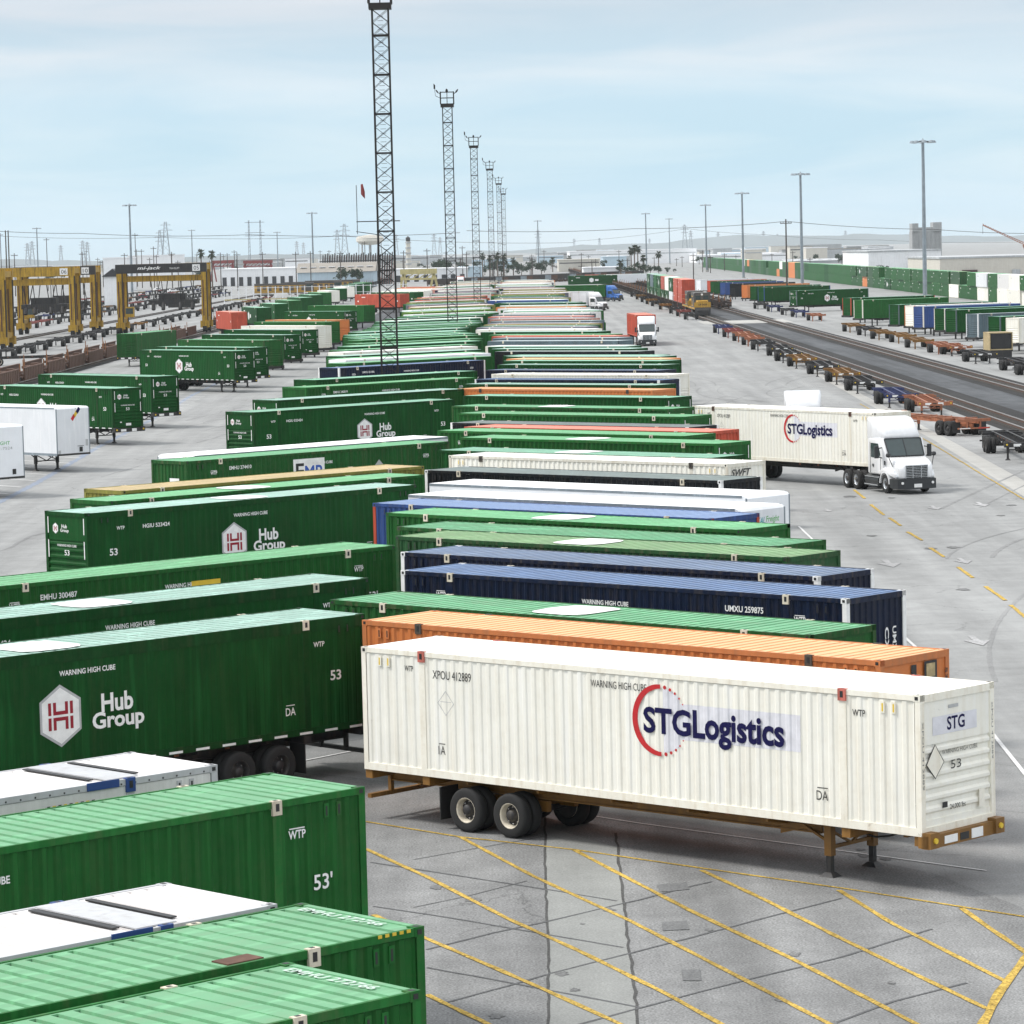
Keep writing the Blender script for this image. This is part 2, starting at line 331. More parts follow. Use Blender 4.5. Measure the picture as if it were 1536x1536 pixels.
def hub_front(mb):
    F=face_T('+x',CL); hexlogo(mb,F,.62,2.28,.20,-.02); put_text(mb,'Hub',F,1.0,2.30,.34,.14,WHITE,.02,-.015); put_text(mb,'Group',F,.92,2.12,.52,.16,WHITE,.02,-.015)
    put_text(mb,'WARNING HIGH CUBE',F,.7,1.62,1.2,.09,WHITE,.01,-.012); put_text(mb,'53',F,1.15,1.3,.3,.2,WHITE,.01,-.012)
    for u in (.17,2.38):
        for a,b in ((2.1,2.7),(1.2,1.85)): put_rect(mb,F,u,u+.05,a,b,WHITE,.004)
    put_rect(mb,F,1.1,1.55,.2,.38,WHITE,.002); put_rect(mb,F,.6,.75,.42,.5,WHITE,.0)
def plain_side(mb,face,num,col=None,extra=None):
    col=col or WHITE
    F=face_T(face,CL); put_text(mb,'WARNING HIGH CUBE',F,7.0,2.30,1.7,.13,col,.02,.002); put_text(mb,num,F,2.5 if face=='+y' else 12.1,2.36,1.3,.17,col,.02,.002)
    put_text(mb,'WTP',F,1.4,2.2,.38,.15,col,.02,.002); put_text(mb,'WTP',F,14.42,2.2,.38,.15,col,.02,.002); put_text(mb,"53'",F,14.95,1.25,.42,.28,col,.015,.002)
    put_rect(mb,F,1.42,1.76,2.37,2.39,col,.002); put_rect(mb,F,14.44,14.78,2.37,2.39,col,.002)
CCOUNT=[0]
def container(loc,th,pk,detail=2,label='',group=None,hub=False,marks=None,depth=.036,pitch=.28,front='ribs',whitepost=False,rail=.12,patch=None,fitmat=None,near='-y',L=CL,z=Z0,postmat=None,roofid=None,railtrim=False):
    """loc: local origin = rear centre at container bottom. detail 2 full, 1 medium, 0 one mesh"""
    CCOUNT[0]+=1
    if detail==0:
        def f():
            mb=MB(); p=P[pk]; y=CW/2
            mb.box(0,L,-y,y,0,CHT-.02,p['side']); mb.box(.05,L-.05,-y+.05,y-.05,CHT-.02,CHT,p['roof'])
            for s in (-1,1):
                F=face_T('+y' if s>0 else '-y',L)
                put_rect(mb,F,2.5,3.8,2.15,2.32,WHITE if pk not in('cream','white','off') else GREYV,.02); put_rect(mb,F,14.9,15.3,1.2,1.5,WHITE,.02); put_rect(mb,F,1.0,1.4,1.2,1.5,WHITE,.02)
                if pk in('hub','hub2'): put_poly(mb,[(7.6,.6),(8.3,.95),(8.3,1.8),(7.6,2.15),(6.9,1.8),(6.9,.95)],F,WHITE,.02); put_rect(mb,F,8.8,9.9,1.05,1.65,WHITE,.02)
                for q in (0,L-.14): mb.box(q,q+.14,*sorted((s*(y-.1),s*(y+.012))),0,CHT-.02,p['frame'])
                for q in POSTS:
                    if q<L: mb.box(q-.1,q+.1,*sorted((s*(y-.08),s*(y+.02))),CHT-.24,CHT+.01,FIT)
            return mb.mesh('shipping_container')
        o=ob('shipping_container',cmesh(('low',pk,L),f),None,(loc[0],loc[1],z),th); return tag(o,label,'container',group)
    root=empty('shipping_container',(loc[0],loc[1],z),th,label=label,cat='container',group=group)
    sm=side_mesh(pk,depth,pitch,L)
    a=ob('side_wall',sm,root); b=ob('side_wall',sm,root); b.rotation_euler=(0,0,PI); b.location=(L,0,0)
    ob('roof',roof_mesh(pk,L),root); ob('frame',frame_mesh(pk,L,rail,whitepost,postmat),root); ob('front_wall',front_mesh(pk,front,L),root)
    for s in (-1,1):
        d=ob('rear_door',door_mesh(pk,s),root)
        if detail>1: ob('locking_bar',lockbar_mesh(s),d)
    fm=fitting_mesh(fitmat)
    if L>14:
        for q in POSTS:
            for s in (-1,1):
                k=ob('stacking_fitting',fm,root,(q,s*CW/2,CHT)); k.rotation_euler=(0,0,0 if s<0 else PI)
    if detail>1:
        cm=casting_mesh(P[pk]['frame'] if not whitepost else WHITE)
        for q in (.09,L-.09):
            for s in (-1,1):
                k=ob('corner_casting',cm,root,(q,s*(CW/2-.075),CHT)); k.rotation_euler=(0,0,0 if s<0 else PI)
        sl=MB()
        for q in (.9,1.35) if pk!='hub' else (): sl.box(q,q+.07,0,.004,-.58,-.34,BLACK)
        for s in (-1,1):
            for q0 in (.55,L-1.0):
                vb=MB()
                for dx in (0,.28): vb.box(q0+dx,q0+dx+.10,*sorted((s*(CW/2-.012),s*(CW/2+.006))),CHT-.42,CHT-.18,P[pk]['frame']); vb.box(q0+dx+.03,q0+dx+.07,*sorted((s*(CW/2+.006),s*(CW/2+.008))),CHT-.39,CHT-.22,BLACK if pk!='cream' else YELV)
                vb.build('vent',root)
    def one(nm,fn,key):
        me=cmesh(key,lambda:(lambda m:(fn(m),m.mesh(nm))[1])(MB())); ob(nm,me,root)
    if hub:
        for fc in ((near,) if detail<2 else ('-y','+y')): one('logo_and_lettering',lambda m:hub_side(m,fc,*(marks if isinstance(marks,tuple) else ())),('hubside',fc,marks if isinstance(marks,tuple) else None))
        if detail>1: one('reflective_tape',lambda m:hub_tape(m,near),('tape',near))
        if front=='ribs': one('front_lettering',hub_front,('hubfront',))
    elif isinstance(marks,str):
        one('lettering',lambda m:plain_side(m,near,marks,BLACK if pk in('cream','white','orange','tan') else WHITE),('pside',near,marks,pk in('cream','white','orange','tan')))
    elif callable(marks): marks(root)
    if patch:
        mb=MB(); u=patch; rr=random.Random(int(u*100)); n=26; yc=.05
        pts=[]
        for k in range(n):
            t=2*PI*k/n; pts.append((u+ .95*math.copysign(abs(math.cos(t))**.45,math.cos(t))*(1+rr.uniform(-.05,.05)), yc+.95*math.copysign(abs(math.sin(t))**.6,math.sin(t))*(1+rr.uniform(-.05,.05)),CHT+.004))
        mb.add(pts,[tuple(range(n))],WHITE); mb.build('roof_patch',root)
    return root
# ------------------------------------------------------------ chassis
def wheel_mesh(dual=True,rim=RIMW,key='w'):
    def f():
        mb=MB()
        T0=Matrix.Rotation(PI/2,4,'X')
        ws=((-.30,-.02),(.04,.32)) if dual else ((-.15,.15),)
        for a,b in ws:
            mb.lathe([(.30,a+.02),(.44,a),(.50,a+.03),(.515,a+.08),(.515,b-.08),(.50,b-.03),(.44,b),(.30,b-.02)],RUBBER,T0,20)
        return mb.mesh('wheel',True)
    return cmesh(('wheel',dual),f)
def rim_mesh(dual=True,rim=None):
    rim=rim or RIMW
    def f():
        mb=MB(); T0=Matrix.Rotation(PI/2,4,'X'); a=.30 if dual else .13
        mb.lathe([(.31,a-.30 if not dual else -.30),(.31,a-.02),(.29,a),(.27,a-.03),(.24,a-.16)],rim,T0,18); mb.lathe([(.24,a-.16),(.15,a-.17),(.13,a-.06),(.11,a-.02),(.0,a-.02)],DARKST if rim is not CHROME else rim,T0,18)
        mb.lathe([(.0,-a-.02 if dual else -.15),(.31,-a)],DARKST,T0,18)
        for k in range(8):
            t=k*PI/4; mb.tube((.19*math.cos(t),-(a-.17),.19*math.sin(t)),(.19*math.cos(t),-(a-.12),.19*math.sin(t)),.018,CHROME,5)
        return mb.mesh('rim',True)
    return cmesh(('rim',dual,rim.name),f)
def add_wheel(root,x,y,side,rim=None,dual=True,z=.515):
    k=ob('wheel',wheel_mesh(dual),root,(x,y,z)); k.rotation_euler=(0,0,0 if side<0 else PI); ob('rim',rim_mesh(dual,rim),k); return k
def chassis_frame(mat,L=CL,loaded=True):
    def f():
        mb=MB(); z1=Z0-.01
        for s in (-1,1):
            y=s*.46
            mb.box(.1,L-3.2,y-.07,y+.07,z1-.04,z1-.015,mat); mb.box(.1,L-3.2,y-.02,y+.02,z1-.32,z1-.04,mat); mb.box(.1,L-3.2,y-.07,y+.07,z1-.35,z1-.32,mat)
            mb.box(L-3.2,L-.05,y-.06,y+.06,z1-.16,z1-.015,mat)
            mb.add([(L-4.3,y-.05,z1-.45),(L-4.3,y+.05,z1-.45),(L-3.2,y+.05,z1-.16),(L-3.2,y-.05,z1-.16),(L-4.3,y-.05,z1-.2),(L-4.3,y+.05,z1-.2)],[(0,1,2,3),(0,3,4),(1,5,2),(4,3,2,5)],mat)
        for k in range(14): x=.5+k*1.12; mb.box(x,x+.10,-.46,.46,z1-.22,z1-.08,mat)
        for x in (.0,1.88,14.07,L-.22):
            if x<L: mb.box(x,x+.22,-1.26,1.26,z1-.2,z1-.004,mat)
        for s in (-1,1):          # outriggers and side strip
            for k in range(5): x=3.2+k*2.2; mb.bar((x,s*.46,z1-.2),(x,s*1.15,z1-.06),.07,mat)
        return mb.mesh('frame')
    return cmesh(('chf',mat.name,L),f)
def chassis_bumper(mat):
    def f():
        mb=MB()
        for s in (-1,1): mb.box(.02,.12,s*.5-.05,s*.5+.05,.5,1.1,mat)
        mb.box(-.02,.10,-1.2,1.2,.5,.6,mat); mb.box(-.025,-.021,-1.1,-.3,.52,.58,REDV); mb.box(-.025,-.021,.3,1.1,.52,.58,WHITE)
        return mb.mesh('rear_bumper')
    return cmesh(('chb',mat.name),f)
def front_bolster(mat,L=CL):
    def f():
        mb=MB(); mb.box(L-.02,L+.16,-1.3,1.3,Z0-.25,Z0+.02,mat)
        for s in (-1,1): mb.box(L-.1,L+.22,*sorted((s*1.3,s*1.0)),Z0-.24,Z0+.08,mat); mb.tube((L+.22,s*1.15,Z0-.08),(L+.26,s*1.15,Z0-.08),.06,YELV,8)
        mb.box(L+.16,L+.17,-.75,-.3,Z0-.2,Z0-.04,WHITE); mb.box(L+.16,L+.17,.2,.6,Z0-.22,Z0-.02,WHITE); mb.box(L+.16,L+.17,-.2,.1,Z0-.2,Z0-.05,BLACK)
        return mb.mesh('front_bolster')
    return cmesh(('bol',mat.name,L),f)
def landing_leg(mat):
    def f():
        mb=MB(); mb.box(-.09,.09,-.08,.08,.45,Z0-.1,mat); mb.box(-.06,.06,-.06,.06,.06,.5,DARKST); mb.loft([[(-.2,-.16,0),(.2,-.16,0),(.2,.16,0),(-.2,.16,0)],[(-.08,-.08,.1),(.08,-.08,.1),(.08,.08,.1),(-.08,.08,.1)]],DARKST)
        return mb.mesh('landing_leg')
    return cmesh(('leg',mat.name),f)
def leg_brace(mat):
    def f():
        mb=MB(); mb.bar((0,-.72,.62),(0,.72,.62),.07,mat); mb.bar((0,-.75,1.0),(0,0,.62),.05,mat); mb.bar((0,.75,1.0),(0,0,.62),.05,mat); mb.bar((0,-.7,.7),(-1.1,-.45,1.05),.05,mat); mb.bar((0,.7,.7),(-1.1,.45,1.05),.05,mat)
        return mb.mesh('leg_brace')
    return cmesh(('brace',mat.name),f)
def chassis(loc,th,mat,label,group=None,L=CL,rim=None,legs=True,name='container_chassis',wx=(3.0,4.35),cat='chassis',low=False,legx=None):
    if low:
        def f():
            mb=MB(); fr=chassis_frame(mat,L)
            mb.add([tuple(v.co) for v in fr.vertices],[tuple(p.vertices) for p in fr.polygons],mat)
            bo=front_bolster(mat,L); mb.add([tuple(v.co) for v in bo.vertices],[tuple(p.vertices) for p in bo.polygons],mat)
            for x in wx:
                for s in (-1,1): mb.tube((x,s*.75,.515),(x,s*1.28,.515),.515,RUBBER,12); mb.tube((x,s*1.2,.515),(x,s*1.29,.515),.28,rim or RIMW,10)
            lx=legx or L-3.0
            for s in (-1,1): mb.box(lx-.08,lx+.08,*sorted((s*.66,s*.82)),.0,1.1,mat)
            return mb.mesh('container_chassis')
        o=ob(name,cmesh(('lowch',mat.name,L,(rim or RIMW).name),f),None,(loc[0],loc[1],0),th); return tag(o,label,cat,group)
    r=empty(name,(loc[0],loc[1],0),th,label=label,cat=cat,group=group)
    ob('frame',chassis_frame(mat,L),r); ob('rear_bumper',chassis_bumper(mat),r); ob('front_bolster',front_bolster(mat,L),r)
    for x in wx:
        for s in (-1,1): add_wheel(r,x,s*.98,s,rim)
    ax=MB()
    for x in wx: ax.tube((x,-.9,.515),(x,.9,.515),.07,DARKST,8)
    ax.box(wx[0]-.5,wx[-1]+.5,-.52,-.40,.55,.8,mat); ax.box(wx[0]-.5,wx[-1]+.5,.40,.52,.55,.8,mat); ax.build('axle',r)
    mf=MB()
    for s in (-1,1):
        mf=MB(); mf.box(wx[0]-.82,wx[0]-.79,*sorted((s*.68,s*1.28)),.22,.98,BLACK); mf.build('mud_flap',r)
        hs=MB(); q0=Vector((L-1.2,s*.3,Z0-.15))
        for k in range(6): q1=q0+Vector((-.35,s*.02,-.12*math.cos(k*1.1))); hs.tube(q0,q1,.022,BLACK,6); q0=q1
        hs.build('air_hose',r)
        for k in range(6): tl=MB(); tl.box(3.9+k*1.6,4.05+k*1.6,*sorted((s*.485,s*.50)),Z0-.2,Z0-.12,ORSTEEL); tl.build('side_marker',r)
    if legs:
        lx=legx or L-2.95
        for s in (-1,1): ob('landing_leg',landing_leg(mat),r,(lx,s*.74,0))
        ob('leg_brace',leg_brace(mat),r,(lx,0,0))
    return r

# ------------------------------------------------------------ ground
def ground_mat(name,col,var=.12,crack=True,stain=.35,speck=.25,scale=1.0,streaks=.0):
    m,nt,b=nodes(name); N=nt.nodes; L=nt.links
    tc=N.new('ShaderNodeTexCoord'); P0=tc.outputs['Object']
    n1=N.new('ShaderNodeTexNoise'); n1.inputs['Scale'].default_value=.045*scale; n1.inputs['Detail'].default_value=6; n1.inputs['Roughness'].default_value=.6; L.new(P0,n1.inputs[0])
    n2=N.new('ShaderNodeTexNoise'); n2.inputs['Scale'].default_value=.6*scale; n2.inputs['Detail'].default_value=9; n2.inputs['Roughness'].default_value=.68; L.new(P0,n2.inputs[0])
    n3=N.new('ShaderNodeTexNoise'); n3.inputs['Scale'].default_value=22; n3.inputs['Detail'].default_value=3; L.new(P0,n3.inputs[0])
    mp=N.new('ShaderNodeMapping'); mp.inputs['Scale'].default_value=(.55,.022,1); L.new(P0,mp.inputs[0])
    n4=N.new('ShaderNodeTexNoise'); n4.inputs['Scale'].default_value=1; n4.inputs['Detail'].default_value=5; n4.inputs['Roughness'].default_value=.6; L.new(mp.outputs[0],n4.inputs[0])
    def mr(src,a,b_,c,d):
        r=N.new('ShaderNodeMapRange'); r.inputs[1].default_value=a; r.inputs[2].default_value=b_; r.inputs[3].default_value=c; r.inputs[4].default_value=d; L.new(src,r.inputs[0]); return r.outputs[0]
    def mul(a,b_):
        r=N.new('ShaderNodeMath'); r.operation='MULTIPLY'; L.new(a,r.inputs[0]); L.new(b_,r.inputs[1]); return r.outputs[0]
    f=mul(mr(n1.outputs[0],.3,.7,1-var,1+var*.8),mr(n2.outputs[0],.3,.72,1+var*.6,1-stain*.5))
    f=mul(f,mr(n3.outputs[0],.3,.7,1-speck,1+speck*.8)); f=mul(f,mr(n4.outputs[0],.35,.7,1.05,1-stain*.55))
    if crack:
        wv=N.new('ShaderNodeVectorMath'); wv.operation='ADD'; sc2=N.new('ShaderNodeVectorMath'); sc2.operation='SCALE'; sc2.inputs['Scale'].default_value=1.6; L.new(n2.outputs['Color'],sc2.inputs[0]); L.new(P0,wv.inputs[0]); L.new(sc2.outputs[0],wv.inputs[1])
        vo=N.new('ShaderNodeTexVoronoi'); vo.feature='DISTANCE_TO_EDGE'; vo.inputs['Scale'].default_value=.16; L.new(wv.outputs[0],vo.inputs['Vector'])
        g=N.new('ShaderNodeTexNoise'); g.inputs['Scale'].default_value=.07; L.new(P0,g.inputs[0])
        ck=mr(vo.outputs[0],.0,.006,.55,1.0)
        gm=mr(g.outputs[0],.48,.56,1,0)  # cracks only in places
        mxr=N.new('ShaderNodeMix'); mxr.data_type='FLOAT'; L.new(gm,mxr.inputs[0]); L.new(ck,mxr.inputs[2]); mxr.inputs[3].default_value=1; f=mul(f,mxr.outputs[0])
    s=N.new('ShaderNodeVectorMath'); s.operation='SCALE'; s.inputs[0].default_value=col; L.new(f,s.inputs['Scale']); L.new(s.outputs[0],b.inputs['Base Color'])
    b.inputs['Roughness'].default_value=.9; b.inputs['Specular IOR Level'].default_value=.25
    bp=N.new('ShaderNodeBump'); bp.inputs['Strength'].default_value=.25; bp.inputs['Distance'].default_value=.02; L.new(n3.outputs[0],bp.inputs['Height']); L.new(bp.outputs[0],b.inputs['Normal'])
    return m
MCON=ground_mat('yard_concrete',(.32,.325,.32),.13,stain=.40,speck=.12)
MAPR=ground_mat('speckled_apron',(.262,.265,.262),.14,stain=.6,speck=.42)
MMID=ground_mat('worn_pavement',(.285,.289,.285),.12,stain=.45,speck=.25)
MSLAB=ground_mat('patched_slab',(.27,.277,.265),.1,crack=False,stain=.3,speck=.18)
MASP=ground_mat('worn_asphalt',(.12,.127,.135),.15,stain=.9,speck=.2)
MBAL=ground_mat('track_ballast',(.032,.031,.030),.3,crack=False,stain=.5,speck=.6,scale=2)
MSTR=ground_mat('pale_concrete_strip',(.42,.415,.39),.1,crack=False,stain=.25,speck=.1)
MYEL=ground_mat('yellow_line_paint',(.60,.41,.09),.2,crack=False,stain=.9,speck=.6,scale=4)
MWHT=ground_mat('white_line_paint',(.68,.68,.67),.1,crack=False,stain=.3,speck=.2,scale=4)
MARW=ground_mat('faded_arrow_paint',(.44,.44,.44),.15,crack=False,stain=.45,speck=.4,scale=6)
MTYR=ground_mat('tyre_smear',(.292,.295,.292),.15,crack=False,stain=.5,speck=.3)
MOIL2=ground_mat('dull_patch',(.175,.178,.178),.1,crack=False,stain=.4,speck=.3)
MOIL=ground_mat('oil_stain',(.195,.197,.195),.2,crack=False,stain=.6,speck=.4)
MBLU=ground_mat('blue_line_paint',(.27,.31,.38),.1,crack=False,stain=.4,speck=.3,scale=4)
MCRK=ground_mat('sealed_crack',(.085,.085,.082),.2,crack=False,stain=.4,speck=.4)
MSEAL=ground_mat('tar_seal',(.115,.118,.12),.2,crack=False,stain=.3,speck=.3)
def sheet(name,pts,z,mat,kind='structure',label=None,cat=None):
    mb=MB(); mb.add([(p[0],p[1],z) for p in pts],[tuple(range(len(pts)))],mat); o=mb.build(name); return tag(o,label,cat,None,kind)
sheet('ground',[(-11000,-300),(11000,-300),(11000,12300),(-11000,12300)],0,MCON)
def strip(mb,pts,wd,z,mat,jit=0,seed=1):
    """painted line through ground points, true width"""
    rr=random.Random(seed); P2=[Vector((p[0],p[1],0)) for p in pts]
    if jit:
        Q=[]
        for a,b in zip(P2,P2[1:]):
            n=max(2,int((b-a).length/.5))
            for k in range(n): Q.append(a.lerp(b,k/n)+Vector((rr.uniform(-jit,jit),rr.uniform(-jit,jit),0)))
        Q.append(P2[-1]); P2=Q
    vs=[]
    for i,p in enumerate(P2):
        d=(P2[min(i+1,len(P2)-1)]-P2[max(i-1,0)]).normalized(); n=Vector((-d.y,d.x,0))*wd/2*(rr.uniform(.8,1.15) if jit else 1)
        vs+=[(p.x+n.x,p.y+n.y,z),(p.x-n.x,p.y-n.y,z)]
    mb.add(vs,[(2*i,2*i+1,2*i+3,2*i+2) for i in range(len(P2)-1)],mat)
def gp(*a): return [G(x,y) for x,y in a]
# slab strip in the apron
sheet('worn_pavement',[(-16,20),(14,20),(15.2,40),(16.5,60),(15.5,74),(13,86),(9,97),(-14,97)],.002,MMID)
sheet('hatched_apron',[(-14,20),(9.2,20)]+[tuple(p.xy) for p in gp((1545,1440),(1535,1362),(1400,1310),(1200,1268),(960,1228),(700,1188),(480,1160))]+[(-14,77)],.004,MAPR)
sheet('concrete_slab',gp((818,1240),(926,1272),(946,1440),(968,1600),(822,1600)),.008,MSLAB)
mb=MB()
strip(mb,gp((818,1225),(817,1290),(821,1400),(823,1460),(821,1600)),.055,.012,MCRK,.02,3)
strip(mb,gp((924,1250),(930,1310),(938,1380),(950,1470),(966,1600)),.06,.012,MCRK,.025,4)
tag(mb.build('pavement_crack'),None,None,None,'structure')
mb=MB()
for k,l in enumerate([[(556,1294),(680,1313),(840,1338),(925,1352)],[(560,1360),(680,1378),(818,1402),(935,1422)],[(640,1452),(740,1470),(870,1495),(960,1512)],
   [(640,1425),(740,1400),(820,1383),(900,1364),(960,1350),(1036,1330),(1068,1323)],[(660,1507),(760,1480),(825,1461),(920,1437),(1036,1407),(1160,1374),(1262,1348)],[(860,1540),(1036,1492),(1150,1463),(1260,1437),(1398,1394)],[(1250,1536),(1340,1503),(1450,1475)],
   [(620,1290),(720,1272),(818,1255)],[(620,1362),(700,1345),(790,1322)]]): strip(mb,gp(*l),.07 if k<7 else .035,.0121+k*.0002,MSEAL,.008,k)
tag(mb.build('tar_joint'),None,None,None,'structure')
mb=MB()
for i,q in enumerate([[(985,1328),(1030,1324),(1034,1335),(990,1339)],[(992,1384),(1030,1382),(1034,1395),(994,1397)],[(1022,1456),(1050,1455),(1052,1472),(1024,1472)]]): mb.add([(p.x,p.y,.0155) for p in gp(*q)],[(0,1,2,3)],MOIL2)
tag(mb.build('asphalt_patch'),None,None,None,'structure')
mb=MB(); zy=.0165
strip(mb,gp((548,1233),(690,1256),(860,1275),(1060,1304),(1270,1334),(1436,1360),(1545,1377)),.10,zy,MYEL,.003,11)
HL=[[(690,1256),(800,1315),(945,1382),(1100,1462),(1260,1545)],[(862,1276),(930,1312),(1036,1367),(1190,1440),(1380,1540)],[(1052,1306),(1150,1352),(1250,1403),(1380,1466),(1480,1514)],[(1258,1336),(1340,1387),(1420,1428),(1508,1473)],[(1442,1363),(1490,1397),(1545,1434)],
    [(548,1274),(640,1316),(760,1378),(870,1428),(1000,1492),(1090,1542)],[(560,1373),(640,1409),(740,1452),(818,1486),(945,1544)],[(640,1493),(740,1541)]]
for k,l in enumerate(HL): strip(mb,gp(*l),.125,zy+.0003*(k+1),MYEL,.003,20+k)
strip(mb,gp((1545,1430),(1500,1488),(1470,1545)),.17,zy+.004,MYEL,.008,31)
tag(mb.build('yellow_hatching'),None,None,None,'structure')
mb=MB()
strip(mb,gp((700,1195),(960,1236),(1210,1270),(1480,1307)),.06,.021,MWHT,.004,41)
strip(mb,gp((440,1145),(530,1127)),.09,.021,MWHT,0,42)
strip(mb,gp((1300,905),(1381,978),(1480,1090),(1540,1165)),.11,.021,MWHT,0,43)
strip(mb,gp((1198,790),(1215,806),(1260,850)),.10,.021,MWHT,0,44)
tag(mb.build('white_bay_line'),None,None,None,'structure')
# aisle centre dashes
mb=MB()
for a,b in [((1281,735),(1297,748)),((1306,757),(1326,773)),((1334,777),(1351,789)),((1361,798),(1383,811)),((1395,822),(1416,836)),((1437,851),(1459,867)),((1478,880),(1508,901)),((1516,908),(1545,932))]:
    strip(mb,gp(a,b),.16,.02,MYEL,.012,int(a[0]))
tag(mb.build('yellow_dashes'),None,None,None,'structure')
mb=MB(); rt=random.Random(17)
for k in range(16):
    x0_=rt.uniform(13,26); y0_=rt.uniform(95,330); a_=rt.uniform(-1.0,1.0); n_=26; ln_=rt.uniform(12,40); cv=rt.uniform(-.02,.02)
    for off in (0,1.9):
        pts=[]; hx=PI/2+a_*.35; x_,y_=x0_+off,y0_
        for q in range(n_): pts.append((x_,y_)); hx+=cv; x_+=math.cos(hx)*ln_/n_; y_+=math.sin(hx)*ln_/n_
        strip(mb,pts,rt.uniform(.12,.22),.0065+k*.0001+off*.00002,MTYR,.01,k)
for k in range(12):
    x0_=rt.uniform(-27,-18); y0_=rt.uniform(110,420); pts=[(x0_+q*.25*rt.uniform(.8,1.2),y0_+q*2) for q in range(14)]
    strip(mb,pts,.2,.0065+k*.0001,MTYR,.01,k)
tag(mb.build('tyre_marks'),None,None,None,'structure')
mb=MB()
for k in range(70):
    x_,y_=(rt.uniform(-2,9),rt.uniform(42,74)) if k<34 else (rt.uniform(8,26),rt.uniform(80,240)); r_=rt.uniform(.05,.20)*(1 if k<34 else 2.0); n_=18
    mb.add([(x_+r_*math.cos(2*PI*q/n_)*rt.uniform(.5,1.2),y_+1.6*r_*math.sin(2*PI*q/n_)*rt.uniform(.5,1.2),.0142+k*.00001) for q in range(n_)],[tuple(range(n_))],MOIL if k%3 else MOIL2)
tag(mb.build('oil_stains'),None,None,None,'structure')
# painted arrows pointing at the camera
mb=MB()
for i,(px,py,s) in enumerate([(1466,962,1.0),(1334,846,1.15),(1445,842,.9),(1472,757,1.0),(1402,762,.9),(1242,766,.6)]):
    c=G(px,py); sh=[(-.14,1.9),(.14,1.9),(.14,.2),(.55,.2),(0,-1.7),(-.55,.2),(-.14,.2)]
    s*=.8; mb.add([(c.x+a*s,c.y+b*s,.018+i*.0002) for a,b in sh],[tuple(range(7))],MARW)
tag(mb.build('painted_arrow'),None,None,None,'structure')
# pale strip right aisle + joint
sheet('pale_gutter',gp((1700,860),(1560,760),(1400,660),(1290,600),(1220,560),(1225,557),(1300,595),(1415,655),(1580,745),(1740,850)),.006,MSTR)
mb=MB(); strip(mb,gp((1290,606),(1400,667),(1470,710),(1545,755),(1640,820)),.10,.022,MYEL,.02,61); tag(mb.build('yellow_edge_line'),None,None,None,'structure')
# left aisle blue line and bays
mb=MB(); strip(mb,gp((-40,774),(60,722),(145,672),(230,628),(290,592),(340,568),(420,528),(520,482)),.45,.007,MBLU,.05,71); tag(mb.build('blue_aisle_line'),None,None,None,'structure')
mb=MB()
for k in range(60):
    D=150+k*5.6; a=Vector((-29.0-0*(k),D,0)); mb_p=[(a.x,a.y),(a.x-9,a.y+10.3)]; strip(mb,mb_p,.2,.0095,MWHT,0,k)
tag(mb.build('white_bay_lines'),None,None,None,'structure')
sheet('pale_kerb_strip',[(-15.9,60),(-14.4,60),(-14.4,1000),(-15.9,1000)],.005,MSTR)
sheet('asphalt_lane',[(-28.5,470),(-20.5,470),(-20.5,1500),(-28.5,1500)],.006,MASP)
# tracks on the right: ballast, asphalt between, rails
def ramp(x0,x1,y0,y1,z): return [(x0,y0),(x1,y0),(x1,y1),(x0,y1)]
sheet('ballast_bed',ramp(34.2,39.0,90,568,.01),.010,MBAL); sheet('ballast_bed',ramp(34.2,39.2,592,2600,.01),.010,MBAL)
sheet('ballast_bed',ramp(42.7,47.0,90,568,.01),.011,MBAL); sheet('ballast_bed',ramp(42.7,47.0,592,2600,.01),.011,MBAL)
sheet('asphalt_strip',ramp(39.0,42.7,90,2600,.01),.0085,MASP); sheet('crossing_pavement',ramp(33,48,568,592,.02),.013,MSTR)
sheet('ballast_bed',ramp(-56.5,-51.5,250,2400,0),.012,MBAL); sheet('ballast_bed',ramp(-85.5,-82.5,300,2400,0),.012,MBAL)
RAIL=plain('rail_steel',(.50,.48,.46),.35,.7); TIE=paint('concrete_tie',(.07,.065,.06),.9,.5)
for x in (36.2,44.9,-54,-84):
    mb=MB()
    for s in (-.7175,.7175):
        mb.box(x+s-.036,x+s+.036,90,2600,.12,.19,RAIL); mb.box(x+s-.07,x+s+.07,90,2600,.03,.05,RUST); mb.box(x+s-.01,x+s+.01,90,2600,.05,.12,RUST)
    tag(mb.build('rails'),None,None,None,'structure')
    mb=MB()
    for k in range(900): y=90+k*.62; mb.box(x-1.3,x+1.3,y,y+.24,.013,.045,TIE)
    tag(mb.build('railway_ties'),None,None,None,'structure')

# ------------------------------------------------------------ containers of the two big rows
TL=.755; TR=-.745
def rear_origin_left(p,th=TL):      # near-right top corner of a left-row container -> local origin (rear centre), heading th+pi
    h=th+PI; ly=Vector((-math.sin(h),math.cos(h))); return Vector((p.x,p.y))-ly*CW/2, h
def rear_origin_right(p,th=TR):     # near-left top corner
    ly=Vector((-math.sin(th),math.cos(th))); return Vector((p.x,p.y))+ly*CW/2, th
ZT=Z0+CHT
